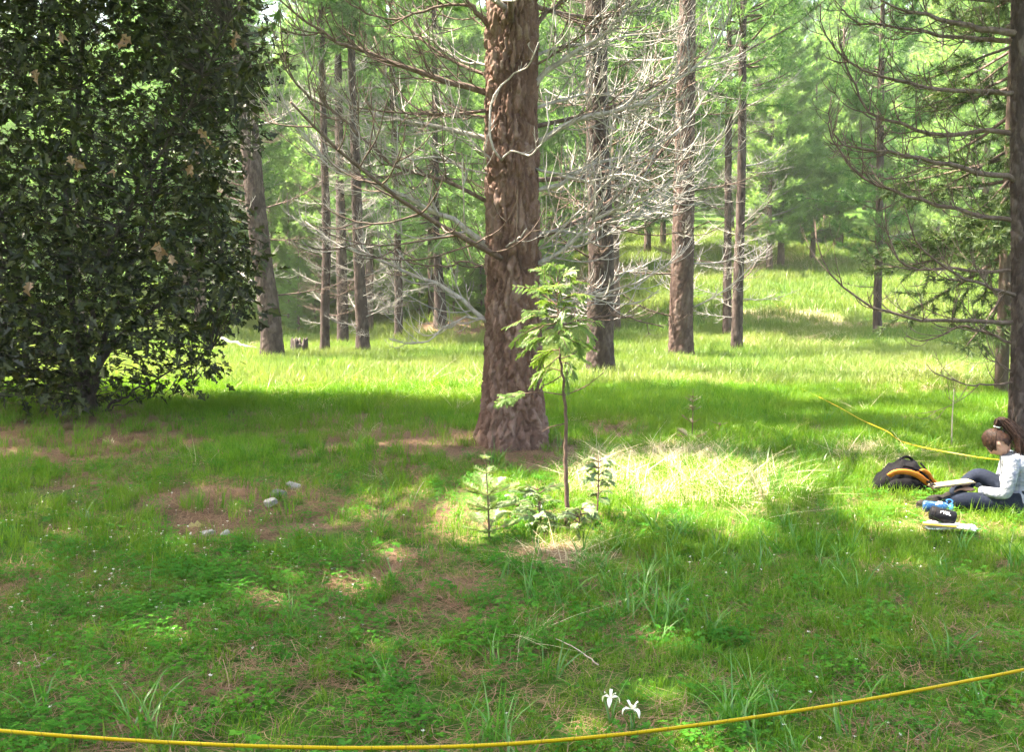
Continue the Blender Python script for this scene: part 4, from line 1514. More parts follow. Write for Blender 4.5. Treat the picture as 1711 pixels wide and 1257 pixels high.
# tiny white flowers
wp = [floret(rs).mesh('floret', M['petal'], False)]
P = floor_points(2.6, 8.5, 80)
prob = np.clip(ell([(180, 980, 330, 150, 1.0), (1330, 960, 330, 130, 0.35), (1500, 1150, 260, 120, 0.25), (400, 1000, 250, 120, 0.6)], P) + 0.03, 0, 1) * vnoise(P[:, 0], P[:, 1], 2.2, 44) * 1.2
P = P[rs.random(len(P)) < prob]
Pf, rot, scl, pid = finish(P, 0.85, 1.3, 1, 0.25)
scatter('white_flowers', wp, Pf, rot, scl, pid, 'tiny white flowers dotted through the foreground grass', 'flowers')

# ------------------------------------------------------------------ stones, sticks, stump, logs
def stone(px, py, w, h, label, seed, mat='rock'):
    b0 = at(px, py)
    r = np.random.default_rng(seed)
    bm = bmesh.new()
    bmesh.ops.create_icosphere(bm, subdivisions=4, radius=1)
    V = np.array([v.co[:] for v in bm.verts])
    planes = norm(r.normal(0, 1, (9, 3)))
    for p in planes:                                         # flat broken faces
        d = V @ p
        lim = r.uniform(0.45, 0.8)
        V = V - np.clip(d - lim, 0, None)[:, None] * p * 0.95
    V = V * (1 + 0.05 * np.sin(V[:, [1]] * 9 + seed) * np.sin(V[:, [0]] * 11))
    V = V * np.array([w / 2, w / 2 * 0.8, h / 2]) + np.array([0, 0, h * 0.24])
    for v, c in zip(bm.verts, V):
        v.co = c
    me = bpy.data.meshes.new('stone')
    bm.to_mesh(me)
    bm.free()
    me.materials.append(M[mat])
    o = link('stone', me, None, tuple(b0))
    o.rotation_euler = (0, 0, r.uniform(0, 6))
    return tag(o, label, 'stone')


M['rock_dark'] = solid('dark_rock', (0.13, 0.12, 0.108), 0.95, (18, 0.8), 0.35, 14)
stone(489, 818, 0.15, 0.10, 'pale grey stone in brown needles, highest of the three together', 1)
stone(466, 832, 0.14, 0.10, 'grey stone with dark underside, middle of the three together', 2, 'rock_dark')
stone(453, 846, 0.14, 0.09, 'pale grey stone, lowest of the three together', 3)
stone(349, 895, 0.10, 0.06, 'small grey stone at the lower edge of the brown patch', 4)
stone(378, 897, 0.10, 0.07, 'small pinkish-grey stone right of the small grey one', 5)
stone(1512, 600, 0.42, 0.22, 'grey stone in the sunlit grass below the young pine', 6)
stone(1392, 655, 0.30, 0.10, 'flat pale stone where the yellow tape reaches the sunlit grass', 7)

M['stick'] = bark_mat('bleached_stick', (0.20, 0.16, 0.12), (0.36, 0.30, 0.23), (0.55, 0.49, 0.40), False, 3)


def stick(a, b_, r0, label, seed, mat='stick', za=0.01, zb=0.02, name='stick', cat='stick', twigs=3):
    A, B = at(*a), at(*b_)
    r = np.random.default_rng(seed)
    P = np.array([A + UP * za, (A + B) / 2 + UP * (za + zb) / 2 + r.normal(0, 0.01, 3), B + UP * zb])
    P = resample(P, 12) + r.normal(0, r0 * 0.4, (12, 3))
    mb = MB()
    add_tube(mb, P - A, np.linspace(r0, r0 * 0.5, 12), 7)
    if twigs:
        twigs_on(mb, P - A, np.full(12, r0 * 0.7), r, twigs, 0.04, 0.12 + r0 * 4, 0.3, 0, r_tw=r0 * 0.4)
    return tag(mb.build(name, M[mat], None, tuple(A)), label, cat)


stick((212, 915), (250, 895), 0.006, 'thin bleached stick lying in the grass left of the brown patch', 1)
stick((60, 1122), (92, 1100), 0.007, 'short pinkish stick in the clover at the lower left', 2)
stick((1000, 1135), (930, 1105), 0.003, 'pale straw-thin stick in the foreground grass above the white iris', 3, za=0.06, zb=0.10, twigs=0)
stick((770, 598), (806, 596), 0.07, 'short pale fallen log in the grass left of the big trunk', 4, name='fallen_log', cat='log', za=0.05, zb=0.05, twigs=2)
stick((350, 592), (445, 576), 0.09, 'dark fallen log at the foot of the leaning pine', 5, 'deadwood_dark', 0.08, 0.12, 'fallen_log', 'log', 5)
stick((370, 585), (440, 592), 0.05, 'bleached dead bough crossing the dark fallen log', 6, 'deadwood', 0.35, 0.12, 'dead_bough', 'branch', 8)
# upright dry stalk
sb = at(1590, 748)
T = atd(1594, 650, sb[1]) - sb
mb = MB()
add_tube(mb, resample([np.array([0, 0, -0.03]), T * 0.45 + np.array([-0.006, 0, 0]), T], 12), np.linspace(0.009, 0.005, 12), 7)
tag(mb.build('dry_stalk', M['stick'], None, tuple(sb)), 'pale upright stalk standing in the grass behind the seated person', 'stalk')
sb = at(690, 838)
T = atd(708, 805, sb[1]) - sb
mb = MB()
add_tube(mb, resample([np.array([0, 0, -0.01]), T * 0.5 + UP * 0.01, T], 8), np.linspace(0.004, 0.0025, 8), 6)
tag(mb.build('dry_stalk', M['stick'], None, tuple(sb)), 'thin tan stalk leaning right in the grass left of the fir seedling', 'stalk')
# rotten stump
stb = at(500, 600)
mb = MB()
th = np.arange(40) / 40 * 2 * math.pi
rows = []
rr_ = np.random.default_rng(3)
for z, q in [(-0.1, 0.30), (0.1, 0.25), (0.3, 0.22), (0.45, 0.21), (0.5, 0.18), (0.38, 0.12), (0.2, 0.05)]:
    jag = 1 + 0.10 * np.sin(th * 7 + 1) + 0.06 * np.sin(th * 13)
    zj = z + (0.09 * np.sin(th * 3 + 2) + 0.05 * np.sin(th * 9) if z > 0.3 else 0)
    rows.append(np.stack([q * jag * np.cos(th), q * jag * np.sin(th), zj + 0 * th], 1))
V = np.concatenate(rows)
a = (np.arange(6)[:, None] * 40 + np.arange(40)[None]).ravel()
b_ = (np.arange(6)[:, None] * 40 + (np.arange(40)[None] + 1) % 40).ravel()
mb.add(V, np.stack([a, b_, b_ + 40, a + 40], 1))
tag(mb.build('stump', M['bark_oak'], None, tuple(stb)), 'dark rotten stump right of the leaning pine', 'stump')
# yellow fallen leaf on the brown patch
lb = at(313, 886)
mb = MB()
rl_ = np.random.default_rng(8)
leaf_mesh(mb, np.array([[0, 0, 0.02]]), np.array([[0.8, 0.3, 0.15]]), np.array([[0.1, -0.4, 1.0]]), np.array([0.13]), rl_, 0.3)
M['leaf_yellow'] = leafy('yellowed_leaf', [(0.34, 0.30, 0.09), (0.42, 0.37, 0.13)], 0.3, 0.04)
tag(mb.build('fallen_leaf', M['leaf_yellow'], None, tuple(lb), False), 'yellowed fallen leaf at the lower end of the brown patch', 'leaf')

# ------------------------------------------------------------------ yellow measuring tapes
def ribbon(mb, P, width, thick, wdir):
    P = np.asarray(P, float)
    n = len(P)
    tan = norm(np.gradient(P, axis=0))
    W = np.asarray(wdir, float)
    W = np.broadcast_to(W, P.shape)
    W = norm(W - tan * (W * tan).sum(1, keepdims=True))
    T_ = np.cross(tan, W)
    wd = np.broadcast_to(np.asarray(width, float), (n,))[:, None] / 2
    t2 = thick / 2
    V = np.stack([P - W * wd - T_ * t2, P + W * wd - T_ * t2, P + W * wd + T_ * t2, P - W * wd + T_ * t2], 1).reshape(-1, 3)
    i = np.arange(n - 1)[:, None] * 4
    F = np.concatenate([i + np.array([k, (k + 1) % 4, (k + 1) % 4 + 4, k + 4]) for k in range(4)])
    mb.add(V, F)
    mb.f.append(np.array([[3, 2, 1, 0], [4 * (n - 1), 4 * (n - 1) + 1, 4 * (n - 1) + 2, 4 * (n - 1) + 3]]) + mb.n - len(V))


def tape_mat():
    m, nt, out = nodes_of('yellow_tape')
    b = N(nt, 'ShaderNodeBsdfPrincipled')
    at2 = N(nt, 'ShaderNodeAttribute')
    at2.attribute_name = 'along'
    ac = N(nt, 'ShaderNodeAttribute')
    ac.attribute_name = 'across'
    s = at2.outputs['Fac']
    tick = mathn(nt, 'LESS_THAN', mathn(nt, 'FRACT', mathn(nt, 'MULTIPLY', s, 100.0)), 0.16)
    edge = mathn(nt, 'GREATER_THAN', mathn(nt, 'ABSOLUTE', mathn(nt, 'SUBTRACT', ac.outputs['Fac'], 0.5)), 0.22)
    dm = mathn(nt, 'LESS_THAN', mathn(nt, 'FRACT', mathn(nt, 'MULTIPLY', s, 10.0)), 0.05)
    f = mathn(nt, 'MAXIMUM', mathn(nt, 'MULTIPLY', tick, edge), dm)
    c = mixc(nt, mathn(nt, 'MULTIPLY', f, 0.45), (0.62, 0.40, 0.008), (0.10, 0.07, 0.02))
    nt.links.new(c, b.inputs['Base Color'])
    b.inputs['Roughness'].default_value = 0.45
    nt.links.new(b.outputs[0], out.inputs[0])
    return m


M['tape'] = tape_mat()


def tape(P, width, wdir, label, n=160):
    P = resample(P, n)
    mb = MB()
    ribbon(mb, P, width, 0.0012, wdir)
    me = mb.mesh('measuring_tape', M['tape'], False)
    s = np.concatenate([[0], np.cumsum(np.linalg.norm(np.diff(P, axis=0), axis=1))])
    a = me.attributes.new('along', 'FLOAT', 'POINT')
    a.data.foreach_set('value', np.repeat(s, 4).astype(np.float32))
    a = me.attributes.new('across', 'FLOAT', 'POINT')
    a.data.foreach_set('value', np.tile([0, 1, 1, 0], n).astype(np.float32))
    return tag(link('measuring_tape', me), label, 'tape')


near = [(-420, 1168), (-200, 1198), (0, 1222), (200, 1237), (400, 1247), (600, 1251), (800, 1247), (1000, 1232), (1200, 1208), (1400, 1178), (1600, 1142), (1711, 1120), (1950, 1065), (2150, 1010)]
zz = [0.06, 0.24, 0.30, 0.30, 0.30, 0.29, 0.29, 0.29, 0.29, 0.30, 0.30, 0.30, 0.24, 0.05]
tape([atz(x, y, z) for (x, y), z in zip(near, zz)], 0.0165, (0, -0.42, 0.9), 'yellow measuring tape stretched in a shallow curve across the bottom foreground', 240)
farp = [(1318, 640), (1365, 662), (1410, 685), (1440, 702), (1480, 720), (1530, 745), (1590, 757), (1645, 766), (1720, 770)]
P = []
for i, (x, y) in enumerate(farp):
    z = [0.03, 0.10, 0.14, 0.16, 0.20, 0.26, 0.28, 0.26, 0.20][i]
    P.append(atz(x, y, z + 0.0))
tape(P, 0.0075, (0, 0.25, 1.0), 'thin yellow measuring tape running from the sunlit grass to behind the seated person')

# ------------------------------------------------------------------ white irises
def petal(mb, c, az, L, w, rise, droop):
    t = np.linspace(0, 1, 7)
    d = np.array([math.cos(az), math.sin(az), 0])
    sd = np.array([-math.sin(az), math.cos(az), 0])
    ax = c + d * (L * np.sin(t * 1.7) / 1.0)[:, None] * 0.8 + UP * (rise * np.sin(t * 2.2) * L - droop * L * t ** 2.5)[:, None]
    wid = (w * np.sin(np.clip(t * 0.93 + 0.07, 0, 1) * math.pi) ** 0.7)[:, None]
    ruf = (0.12 * w * np.sin(t * 14 + az))[:, None] * UP
    V = np.concatenate([ax - sd * wid + ruf, ax - UP * wid * 0.15, ax + sd * wid - ruf])
    F = [[i, i + 1, 8 + i, 7 + i] for i in range(6)] + [[7 + i, 8 + i, 15 + i, 14 + i] for i in range(6)]
    mb.add(V, F)


def iris(px, py, gy_, rot, label, seed):
    b0 = at(px, gy_)
    top = atd(px, py, b0[1]) - b0
    t = thing('white_iris', label, 'flower', tuple(b0))
    mb = MB()
    add_tube(mb, resample([np.array([0.01, 0, -0.01]), top * 0.5 + np.array([0.008, 0, 0]), top], 8), np.linspace(0.0032, 0.0026, 8), 6)
    mb.build('stem', M['grass_tall'], t)
    r = np.random.default_rng(seed)
    for k in range(3):
        m1 = MB()
        petal(m1, top, rot + k * 2.094, 0.046, 0.0095, 0.28, 0.75)
        m1.build('fall_petal', M['petal'], t)
        m2 = MB()
        petal(m2, top, rot + 1.05 + k * 2.094, 0.03, 0.006, 0.95, 0.05)
        m2.build('standard_petal', M['petal'], t)
    for k in range(4):
        m3 = MB()
        az = r.uniform(0, 6.28)
        d = np.array([math.cos(az), math.sin(az), 0])
        L = r.uniform(0.14, 0.24)
        q = np.linspace(0, 1, 7)[:, None]
        ribbon(m3, d * L * 0.55 * q ** 1.6 + UP * (L * (q - 0.3 * q ** 2.2)), np.linspace(0.009, 0.0015, 7), 0.0006, (-d[1], d[0], 0))
        m3.build('leaf', M['grass_tall'], t)
    return t


iris(1020, 1168, 1222, 0.3, 'white iris with three drooping petals, left of the pair by the tape', 1)
iris(1056, 1186, 1236, 1.2, 'white iris turned sideways, right of the pair by the tape', 2)

# ------------------------------------------------------------------ skin-modifier helper
def skin_arrays(verts, edges, radii, root=0, sub=1):
    me = bpy.data.meshes.new('skin_tmp')
    me.from_pydata([tuple(v) for v in verts], edges, [])
    o = bpy.data.objects.new('skin_tmp', me)
    COL.objects.link(o)
    md = o.modifiers.new('skin', 'SKIN')
    md.use_smooth_shade = True
    sv = me.skin_vertices[0].data if me.skin_vertices else None
    if sv is None:
        bpy.context.view_layer.objects.active = o
        bpy.ops.mesh.customdata_skin_add() if hasattr(bpy.ops.mesh, 'customdata_skin_add') else None
        sv = me.skin_vertices[0].data
    for i, r_ in enumerate(radii):
        sv[i].radius = (r_, r_) if not isinstance(r_, tuple) else r_
        sv[i].use_root = (i == root)
    if sub:
        s_ = o.modifiers.new('sub', 'SUBSURF')
        s_.levels = sub
        s_.render_levels = sub
    dg = bpy.context.evaluated_depsgraph_get()
    ev = o.evaluated_get(dg).to_mesh()
    V = np.array([v.co[:] for v in ev.vertices])
    F = [tuple(p.vertices) for p in ev.polygons]
    o.evaluated_get(dg).to_mesh_clear()
    bpy.data.objects.remove(o)
    bpy.data.meshes.remove(me)
    return V, F


def merged(name, chunks, voxel, mat, parent, smooth_it=6):
    """several closed shapes fused into one continuous surface"""
    vs, fs, n = [], [], 0
    for V, F in chunks:
        vs += [tuple(v) for v in V]
        fs += [tuple(i + n for i in f) for f in F]
        n += len(V)
    me = bpy.data.meshes.new(name)
    me.from_pydata(vs, [], fs)
    o = bpy.data.objects.new(name, me)
    COL.objects.link(o)
    r_ = o.modifiers.new('remesh', 'REMESH')
    r_.mode = 'VOXEL'
    r_.voxel_size = voxel
    sm = o.modifiers.new('smooth', 'SMOOTH')
    sm.factor = 0.5
    sm.iterations = smooth_it
    dg = bpy.context.evaluated_depsgraph_get()
    m2 = bpy.data.meshes.new_from_object(o.evaluated_get(dg))
    m2.name = name
    bpy.data.objects.remove(o)
    m2.materials.clear()
    m2.materials.append(mat)
    m2.polygons.foreach_set('use_smooth', np.ones(len(m2.polygons), bool))
    return link(name, m2, parent)


def ellipsoid(c, rad, rot=None, sub=3, f=None):
    bm = bmesh.new()
    bmesh.ops.create_icosphere(bm, subdivisions=sub, radius=1)
    V = np.array([v.co[:] for v in bm.verts])
    F = [tuple(v.index for v in p.verts) for p in bm.faces]
    bm.free()
    if f is not None:
        V = f(V)
    V = V * np.array(rad)
    if rot is not None:
        V = V @ np.array(rot.to_matrix()).T
    return V + np.array(c), F


# ------------------------------------------------------------------ seated person
M['skin'] = solid('skin', (0.36, 0.21, 0.155), 0.6, (90, 0.15), 0.08, 40, spec=0.2)
M['jeans'] = solid('dark_jeans', (0.016, 0.02, 0.032), 0.9, (260, 0.3), 0.3, 60, spec=0.05)
M['shoe'] = solid('dark_shoe', (0.018, 0.016, 0.015), 0.8, (60, 0.3), spec=0.1)


def shirt_mat():
    m, nt, out = nodes_of('pale_plaid_shirt')
    b = N(nt, 'ShaderNodeBsdfPrincipled')
    b.inputs['Roughness'].default_value = 0.85
    tc = N(nt, 'ShaderNodeTexCoord').outputs['Object']
    sx = N(nt, 'ShaderNodeSeparateXYZ')
    nt.links.new(tc, sx.inputs[0])
    col = (0.23, 0.24, 0.265)
    stripes = None
    for ax, sc in ((0, 22), (1, 22), (2, 20)):
        fr_ = mathn(nt, 'FRACT', mathn(nt, 'MULTIPLY', sx.outputs[ax], sc))
        st = mathn(nt, 'LESS_THAN', fr_, 0.3)
        stripes = st if stripes is None else mathn(nt, 'ADD', stripes, st)
    c = mixc(nt, mathn(nt, 'MULTIPLY', stripes, 0.25), col, (0.08, 0.10, 0.16))
    nt.links.new(c, b.inputs['Base Color'])
    bp = N(nt, 'ShaderNodeBump')
    bp.inputs['Strength'].default_value = 0.9
    bp.inputs['Distance'].default_value = 0.045
    nt.links.new(noise(nt, 14, 3, 0.5), bp.inputs['Height'])
    nt.links.new(bp.outputs[0], b.inputs['Normal'])
    nt.links.new(b.outputs[0], out.inputs[0])
    return m


def hair_mat():
    m, nt, out = nodes_of('brown_hair')
    b = N(nt, 'ShaderNodeBsdfPrincipled')
    b.inputs['Roughness'].default_value = 0.5
    b.inputs['Specular IOR Level'].default_value = 0.15
    f = noise(nt, 60, 4, 0.6)
    c = ramp(nt, f, [(0.3, (0.010, 0.005, 0.0035)), (0.55, (0.026, 0.013, 0.0085)), (0.8, (0.085, 0.044, 0.027))])
    nt.links.new(c, b.inputs['Base Color'])
    nt.links.new(b.outputs[0], out.inputs[0])
    return m


M['shirt'] = shirt_mat()
M['hair'] = hair_mat()
PB = at(1700, 860)
person = thing('person', 'person in pale blue plaid shirt with brown ponytail, sitting bent over papers', 'person', tuple(PB), R(158))
person.scale = (0.95, 0.95, 0.95)
HC = np.array([0.165, 0.0, 0.575])
hrot = Euler((0, R(52), R(-6)))           # head bowed forward and down
hm = np.array(hrot.to_matrix())


def head_shape(V):
    V = V.copy()
    x, y, z = V[:, 0].copy(), V[:, 1].copy(), V[:, 2].copy()
    low = np.clip(-z, 0, 1)
    V[:, 0] = x * (1 - 0.10 * low) + 0.10 * low * (x > 0) * 0.6
    V[:, 1] = y * (1 - 0.34 * low)
    V[:, 0] += 0.26 * np.exp(-((z + 0.18) ** 2 / 0.03 + y ** 2 / 0.012)) * (x > 0.3)          # nose
    V[:, 0] += 0.07 * np.exp(-((z + 0.52) ** 2 / 0.006 + y ** 2 / 0.06)) * (x > 0.3)          # lips
    V[:, 0] += 0.10 * np.exp(-((z + 0.82) ** 2 / 0.03 + y ** 2 / 0.06)) * (x > 0.0)           # chin
    for sg in (1, -1):
        V[:, 0] -= 0.10 * np.exp(-((z - 0.02) ** 2 / 0.012 + (y - sg * 0.36) ** 2 / 0.03)) * (x > 0.3)   # eye sockets
    return V


chunks = []
sk = [(0, 0, .12), (0, 0, .25), (.045, 0, .385), (.085, 0, .475), (.125, 0, .535),
      (.065, .155, .435), (.10, .215, .20), (.33, .12, .205), (.065, -.155, .435), (.12, -.215, .21), (.35, -.08, .215),
      (.05, .09, .10), (.39, .19, .11), (.60, .13, .06), (.05, -.09, .11), (.28, -.13, .29), (.50, -.13, .07)]
se = [(0, 1), (1, 2), (2, 3), (3, 4), (2, 5), (5, 6), (6, 7), (2, 8), (8, 9), (9, 10), (0, 11), (11, 12), (12, 13), (0, 14), (14, 15), (15, 16)]
sr = [.10, .095, .10, .06, .048, .048, .036, .024, .048, .036, .024, .075, .052, .035, .075, .052, .035]
chunks.append(skin_arrays(sk, se, sr, 0, 2))
chunks.append(ellipsoid(HC, (.092, .073, .112), hrot, 4, head_shape))
chunks.append(ellipsoid(HC + hm @ np.array([-.005, .073, -.012]), (.018, .008, .028), hrot, 2))
chunks.append(ellipsoid(HC + hm @ np.array([-.005, -.073, -.012]), (.018, .008, .028), hrot, 2))
for sg, wr, tipd in ((1, np.array([.33, .12, .205]), np.array([1, -.15, -.12])), (-1, np.array([.35, -.08, .215]), np.array([1, .2, -.1]))):
    d = norm(tipd)
    lat = norm(np.cross(UP, d))
    palm = wr + d * .055
    chunks.append(ellipsoid(wr + d * .045, (.052, .036, .018), Euler((0, 0, math.atan2(d[1], d[0]))), 3))
    for k, (off, L) in enumerate(((-.027, .058), (-.009, .070), (.009, .074), (.027, .066))):
        p0 = wr + d * .075 + lat * off
        p1 = p0 + d * L * .45 + UP * .004
        p2 = p1 + d * L * .35 - UP * .012
        p3 = p2 + d * L * .2 - UP * .016
        chunks.append(skin_arrays([p0, p1, p2, p3], [(0, 1), (1, 2), (2, 3)], [.009, .0085, .008, .007], 0, 1))
    p0 = wr + d * .03 - lat * sg * .032
    chunks.append(skin_arrays([p0, p0 + d * .025 - lat * sg * .02, p0 + d * .05 - lat * sg * .022 - UP * .008], [(0, 1), (1, 2)], [.011, .010, .008], 0, 1))
merged('body', chunks, 0.0055, M['skin'], person, 3)
# shirt: torso and sleeves, a little larger than the body, hem resting on the hips
st = [(-.01, 0, .055), (-.012, 0, .15), (-.004, 0, .27), (.04, 0, .39), (.085, 0, .468), (.065, .158, .437), (.085, .20, .31), (.105, .222, .19), (.21, .18, .195), (.305, .133, .203),
      (.065, -.158, .437), (.09, -.20, .31), (.125, -.222, .20), (.22, -.16, .205), (.32, -.098, .212)]
se2 = [(0, 1), (1, 2), (2, 3), (3, 4), (3, 5), (5, 6), (6, 7), (7, 8), (8, 9), (3, 10), (10, 11), (11, 12), (12, 13), (13, 14)]
sr2 = [.150, .142, .128, .125, .072, .068, .060, .055, .047, .036, .068, .060, .055, .047, .036]
shirt_chunks = [skin_arrays(st, se2, sr2, 1, 2), ellipsoid((.02, 0, .40), (.105, .175, .10)), ellipsoid((-.005, 0, .14), (.135, .17, .13))]
merged('shirt', shirt_chunks, 0.009, M['shirt'], person, 4)
pt = [(0, 0, .10), (.05, .095, .10), (.23, .14, .10), (.40, .19, .12), (.50, .17, .09), (.58, .13, .06), (.05, -.095, .12), (.17, -.12, .22), (.285, -.13, .295), (.39, -.13, .19), (.49, -.13, .09)]
pe = [(0, 1), (1, 2), (2, 3), (3, 4), (4, 5), (0, 6), (6, 7), (7, 8), (8, 9), (9, 10)]
prr = [.12, .10, .088, .076, .062, .052, .10, .088, .074, .062, .052]
merged('trousers', [skin_arrays(pt, pe, prr, 0, 2)], 0.009, M['jeans'], person, 4)
for x, y in ((.65, .12), (.57, -.13)):
    merged('shoe', [ellipsoid((x, y, .05), (.115, .042, .045)), ellipsoid((x - .06, y, .065), (.05, .04, .06)), ellipsoid((x + .02, y, .02), (.125, .045, .018))], 0.008, M['shoe'], person, 3)
# hair: cap drawn back over the skull to a high ponytail
rh = np.random.default_rng(4)
hair = MB()
tie = HC + hm @ np.array([-.085, 0.0, .075])
knot_dir = norm(hm @ np.array([-.9, 0, .45]))


def cap(V):
    return V


Vc, Fc = ellipsoid((0, 0, 0), (1, 1, 1), None, 4)
keep_v = (Vc[:, 0] < 0.86) & ((Vc[:, 2] > 0.12 - 0.3 * (Vc[:, 0] > 0.25)) | (Vc[:, 0] < -0.3)) & (Vc[:, 2] > -0.72)
Vh = Vc * np.array([.101, .082, .120])
Vh = Vh * (1 + 0.018 * np.sin(np.arctan2(Vc[:, 1], Vc[:, 2]) * 22)[:, None])
Vh = Vh @ hm.T + HC
Fc = np.array([f for f in Fc if all(keep_v[i] for i in f)])
hair.add(Vh, Fc)
for k in range(150):                      # strands from the hairline back to the tie
    th_ = rh.uniform(-1.9, 1.9)
    ph = rh.uniform(-0.9, 1.0)
    s0 = np.array([0.6 * math.cos(ph), math.sin(th_), math.cos(th_)])
    s0 = s0 / np.linalg.norm(s0)
    a0 = s0 * np.array([.103, .084, .122])
    e0 = np.array([-.085, 0, .075]) + rh.normal(0, .008, 3)
    path = []
    for q in np.linspace(0, 1, 7):
        p = a0 * (1 - q) + e0 * q
        u = p / np.array([.104, .085, .123])
        p = p / max(1e-3, np.linalg.norm(u)) * 1.0
        path.append(HC + hm @ p)
    add_tube(hair, np.array(path), np.linspace(.0028, .003, 7), 4, False)
hair.build('hair', M['hair'], person)
tail = MB()
for k in range(150):                      # ponytail strands over the shoulder blades
    off = rh.normal(0, .012, 3)
    L = rh.uniform(.75, 1.1)
    fan = rh.normal(0, .027, 3)
    P0 = tie + off * 0.6
    P1 = tie + knot_dir * .055 + UP * .012 + off
    P2 = tie + np.array([-.125, 0.01, -.03]) * L + off + fan * 0.6
    P3 = tie + np.array([-.185, 0.025, -.125]) * L + fan
    P4 = tie + np.array([-.195, 0.035, -.215]) * L + fan * 1.25
    add_tube(tail, resample([P0, P1, P2, P3, P4], 11), np.linspace(.0042, .0015, 11), 4, False)
tail.build('ponytail', M['hair'], person)
M['white_plastic'] = solid('white_plastic', (0.75, 0.75, 0.73), 0.35)
cl_ = MB()
ang = np.linspace(0, 2 * math.pi, 15)
e1 = norm(np.cross(knot_dir, UP))
e2 = np.cross(knot_dir, e1)
add_tube(cl_, np.array([tie + knot_dir * .012 + (e1 * math.cos(a) + e2 * math.sin(a)) * .021 for a in ang]), .006, 6, False)
cl_.build('hair_tie', M['white_plastic'], person)

# notebook on the lap
M['manila'] = solid('manila_paper', (0.42, 0.36, 0.2), 0.8, None, 0.06, 20)
M['paper'] = solid('white_paper', (0.78, 0.78, 0.76), 0.7, None, 0.04, 20)
M['board'] = solid('dark_board', (0.05, 0.04, 0.035), 0.6)
M['yellow_pad'] = solid('yellow_pad', (0.45, 0.32, 0.05), 0.8, None, 0.08, 30)


def box_mesh(name, size, mat, bevel=0.002, segs=2):
    bm = bmesh.new()
    bmesh.ops.create_cube(bm, size=1)
    for v in bm.verts:
        v.co = (v.co.x * size[0], v.co.y * size[1], v.co.z * size[2])
    if bevel:
        bmesh.ops.bevel(bm, geom=bm.edges[:], offset=bevel, segments=segs, affect='EDGES', profile=0.6)
    me = bpy.data.meshes.new(name)
    bm.to_mesh(me)
    bm.free()
    me.materials.append(mat)
    return me


def on_person(x, y, z):
    m = Matrix.Rotation(R(158), 4, 'Z')
    v = m @ Vector((x, y, z))
    return (PB[0] + v.x, PB[1] + v.y, PB[2] + v.z)


nb_ = thing('clipboard', 'pale manila papers on a dark clipboard across the seated person\'s legs', 'clipboard', on_person(.47, .08, .215), R(158 + 12))
nb_.rotation_euler = (R(4), R(10), R(170))
link('board', box_mesh('board', (.31, .225, .005), M['board']), nb_)
for k in range(3):
    link('sheet', box_mesh('sheet', (.285, .21, .003), M['manila'], 0.0005, 1), nb_, (-.005 + .004 * k, .003 * k, .0045 + .0035 * k)).rotation_euler = (0, 0, .02 * (k - 1))
link('clip', box_mesh('clip', (.03, .09, .012), M['shoe']), nb_, (.135, 0, .018))

# ------------------------------------------------------------------ backpack
M['pack'] = solid('black_nylon', (0.006, 0.0055, 0.0065), 0.8, (45, 0.5), 0.3, 25, spec=0.08)
M['orange'] = solid('orange_webbing', (0.42, 0.13, 0.008), 0.7, (120, 0.4), 0.12, 40)
BP = at(1516, 822)
pack = thing('backpack', 'black backpack with curved orange straps lying in the sunlit grass', 'backpack', tuple(BP), R(-6))
pack.scale = (1.1, 1.1, 1.05)
xs = np.linspace(-.27, .26, 34)
hp = np.interp(xs, [-.27, -.235, -.15, -.05, .04, .11, .17, .22, .26], [.02, .13, .215, .275, .265, .20, .135, .09, .02])
dpth = np.interp(xs, [-.27, -.24, -.1, .1, .22, .26], [.02, .12, .17, .165, .12, .02])
th = np.arange(30) / 30 * 2 * math.pi
rows = []
for x, h, d in zip(xs, hp, dpth):
    c, s_ = np.cos(th), np.sin(th)
    se_y = np.sign(c) * np.abs(c) ** 0.7
    se_z = np.sign(s_) * np.abs(s_) ** 0.75
    w_ = 1 + 0.035 * np.sin(x * 60 + th * 3) + 0.02 * np.sin(x * 130 + th * 5)
    rows.append(np.stack([x + 0.01 * np.sin(th * 2), d * se_y * w_, h * (0.5 + 0.5 * se_z) * w_ - 0.01], 1))
V = np.concatenate(rows)
a = (np.arange(33)[:, None] * 30 + np.arange(30)[None]).ravel()
b_ = (np.arange(33)[:, None] * 30 + (np.arange(30)[None] + 1) % 30).ravel()
mb = MB()
mb.add(V, np.stack([a, b_, b_ + 30, a + 30], 1))
mb.build('main_body', M['pack'], pack)
pk = merged('front_pocket', [ellipsoid((-.06, -.155, .075), (.13, .045, .07))], 0.008, M['pack'], pack, 3)


def px_on_pack(px, py, y):
    m = Matrix.Rotation(R(6), 4, 'Z')
    v = Vector(tuple(atd(px, py, BP[1] + y) - BP))
    return np.array(m @ v)


def pack_strap(pts, w, name, mat, thick=0.012):
    P = np.array([px_on_pack(x, y, d) for x, y, d in pts])
    m1 = MB()
    ribbon(m1, resample(P, 22), w, thick, (0.1, -0.5, 1.0))
    return m1.build(name, M[mat], pack)


